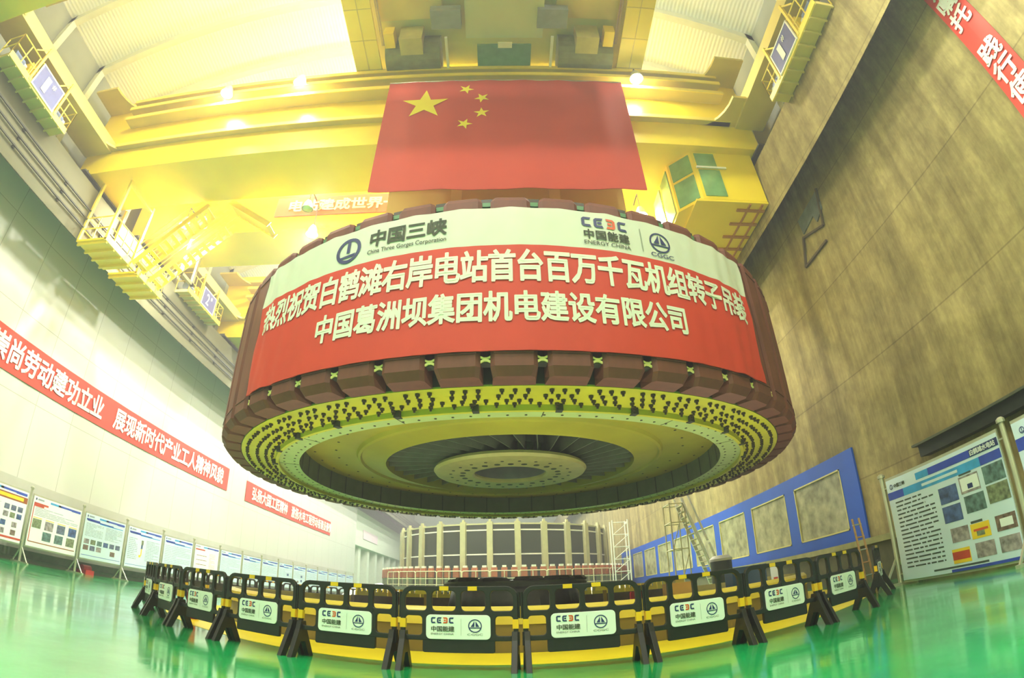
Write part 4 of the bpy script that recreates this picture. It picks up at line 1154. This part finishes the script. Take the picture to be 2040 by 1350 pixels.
make_board('large white-blue information board with photos on the right, nearest to the camera', (8.64, 10.52, 0), -math.pi/2, RBW, RBH, .10, fill_r, PAPERB, post_h=2.5, lettering=letter_r, group='boards on the right')
def fill_s(s):
    s.r(PCYAN, .3, 1, .9, .965).r(PBLUE, 0, 1, .78, .875).r(PCYAN, .2, .8, .80, .86, 2).text(PTXTD, .06, .9, .1, .7, 15, seed=31)
def letter_s(w, h):
    yield gorge_mark(.06*w, .925*h, .06), NAVY, 4
    yield hanzi('中国三峡', .1*w, .925*h, .1, .08, .03, width=.085), INK, 4
make_board('information board at the right edge of the view, mostly cut off', (8.64, 6.62, 0), -math.pi/2, RBW, RBH, .10, fill_s, PAPERB, post_h=2.5, ends=(False, True), lettering=letter_s, group='boards on the right')

# ---------------------------------------------------------------- banners on the walls
wall_banner('wall_banner', 'long red banner on the white left wall, the nearer of the two', (XL+.02, 6.0, 7.0), (0, 1, 0), 29.28, 1.6, '崇尚劳动建功立业 展现新时代产业工人精神风貌', .955, 1.0, 7.9, .06)
wall_banner('wall_banner', 'red banner on the white left wall, the farther one beside the rotor rim', (XL+.02, 38.3, 6.9), (0, 1, 0), 21.6, 1.55, '弘扬大国工匠精神 激扬水电工程劳动者建设豪情', .945, .95, 1.5, .06)
wall_banner('wall_banner', 'red banner hanging down the concrete wall at the top right corner', (XR-.03, 4.62, 8.2), (0, -1, 0), .86, 5.6, '牢记嘱托 践行使', .665, .56, 0, .06, vert=True)
wall_banner('wall_banner', 'red banner hanging down the left wall, only its edge in view', (XL+.02, 8.0, 6.5), (0, 1, 0), .9, 7.0, '', .76, .62, 0, .06, vert=True)
wall_banner('wall_banner', 'small pink-white banner on the far colonnade beyond the white wall', (XL-.55, 77.0, 8.4), (0, 1, 0), 9.0, 1.3, '', .76, .62, 0, .06, matr=mat('faded_pink_cloth', rgb(238, 214, 222), .7, var=.03))

# ---------------------------------------------------------------- odds and ends on the floor
fe = thing('fire_extinguisher', 'red fire extinguisher trolley standing behind the barriers on the left', 'fire extinguisher', (-6.2, 10.25, 0)); fe.scale = (.68,)*3
MB().lathe([(0, .12), (.15, .12), (.16, .18), (.16, .82), (.12, .92), (.05, .97), (0, .97)], 18).build('cylinder', mat('signal_red', rgb(214, 50, 36), .4), fe, smooth=True)
MB().tube((0, 0, .96), (0, 0, 1.05), .04, 8).box(-.1, .06, -.02, .02, 1.03, 1.07).build('valve', DARK, fe)
MB().tube((-.18, .1, .1), (.18, .1, .1), .1, 12).box(-.16, .16, -.02, .1, .1, .13).build('wheel_base', mat('signal_red', rgb(214, 50, 36), .4), fe)
ld = thing('ladder', 'narrow bamboo ladder standing upright by the right end of the barriers', 'ladder', (7.55, 10.3, 0))
WOOD = mat('weathered_bamboo', rgb(170, 132, 84), .6, var=.2, scale=8)
for s in (-1, 1): MB().tube((s*.11, 0, 0), (s*.09, .2, 1.68), .025, 8).build('stile', WOOD, ld)
for k in range(6):
    q = .14+.28*k; MB().tube((-.12, .2*q/1.72, q), (.12, .2*q/1.72, q), .018, 6).build('rung', STEEL if k % 2 else WOOD, ld)
# stair tower with white handrails by the right wall
stt = thing('stair_tower', 'steep white-railed stair with scaffold legs in front of the blue windows', 'stairs', (8.3, 24.0, 0))
GRY = mat('pale_scaffold_steel', rgb(196, 192, 150), .5, metal=.2, var=.1)
for y in (-.45, .45):
    MB().beam((1.15, y, .05), (-.35, y, 4.5), .07, .16).build('stringer', WHITE, stt)
mb = MB()
for k in range(17):
    t = (k+.5)/17; mb.box(1.15-1.5*t-.1, 1.15-1.5*t+.1, -.45, .45, .05+4.45*t-.02, .05+4.45*t+.02)
mb.build('treads', GRY, stt)
for y in (-.5, .5):
    mb = MB()
    for o in (0, .35): mb.tube((1.42-o, y, .3), (.68-o, y, 2.55), .05, 6).tube((.62-o, y, 2.65), (-.08-o, y, 4.8), .05, 6)
    mb.build('handrail', WHITE, stt)
mb = MB()
for x in (-1.0, -.3): 
    for y in (-.5, .5): mb.tube((x, y, 0), (x, y, 4.5), .03, 6)
for z in (1.2, 2.4, 3.6, 4.45):
    for y in (-.5, .5): mb.tube((-1.0, y, z), (-.3, y, z), .025, 6)
    mb.tube((-1.0, -.5, z), (-1.0, .5, z), .025, 6)
for z in (0.1, 2.4): mb.tube((-1.0, -.5, z), (-.3, -.5, z+2.1), .022, 6)
mb.build('scaffold', GRY, stt)
# white lattice tower beside the drum
lt = MB()
for x, y in ((-.6, -.5), (.6, -.5), (.6, .5), (-.6, .5)): lt.tube((x, y, 0), (x, y, 6.2), .05, 6)
for k in range(7):
    z = .3+.95*k; lt.tube((-.6, -.5, z), (.6, -.5, z), .035, 6).tube((-.6, -.5, z), (.6, -.5, z+.9 if k < 6 else z), .03, 6).tube((.6, -.5, z), (.6, .5, z), .035, 6)
tag(lt.build('lattice_tower', WHITE, loc=(8.8, 42.0, 0)), 'white lattice tower standing right of the far column drum', 'tower')
tk = thing('water_tank', 'dark green tank with white cap in front of the blue windows', 'tank', (8.15, 20.3, 0))
MB().lathe([(.42, 0), (.42, 1.55), (0, 1.55)], 24).build('tank_body', mat('dark_green_tank', rgb(44, 66, 50), .45, var=.15), tk, smooth=True)
MB().lathe([(.45, 1.55), (.45, 1.64), (.3, 1.76), (0, 1.78)], 24).build('tank_cap', WHITE, tk, smooth=True)
ym = thing('yellow_tool_cart', 'orange-yellow flat-topped machine behind the barriers on the right', 'machine', (4.45, 14.2, 0))
AMB = mat('amber_machine_paint', rgb(238, 176, 20), .4, var=.06)
MB().box(-.38, .38, -.3, .3, 1.02, 1.09).box(-.12, .12, -.15, .15, .92, 1.02).build('top_plate', YEL, ym)
MB().box(-.36, .36, -.28, .28, .50, .92).build('body', AMB, ym)
MB().box(-.3, .3, -.26, .26, .1, .50).box(-.38, -.3, -.28, .28, 0, .5).box(.3, .38, -.28, .28, 0, .5).build('base', DARK, ym)
tag(MB().box(-.55, .55, -.3, .3, 0, 1.1).box(-.57, .57, -.32, .32, 1.1, 1.14).box(-.5, .5, -.32, -.3, .2, 1.0).build('tool_cabinet', mat('teal_blue_cabinet', rgb(48, 100, 150), .4, var=.1), loc=(7.0, 15.6, 0)), 'blue steel cabinet behind the right-hand barriers, under the windows', 'cabinet')
nb = thing('notice_plate', 'small white notice plate with red marks behind the right-hand barriers', 'sign', (6.7, 13.1, 0))
MB().box(-.12, .12, -.01, .01, .45, 1.0).build('plate', PAPER, nb)
MB().box(-.08, .08, -.013, -.01, .5, .6).box(-.06, .06, -.013, -.01, .66, .72).build('marks', RED, nb)
MB().box(-.015, .015, .01, .04, 0, .95).build('stake', STEEL, nb)
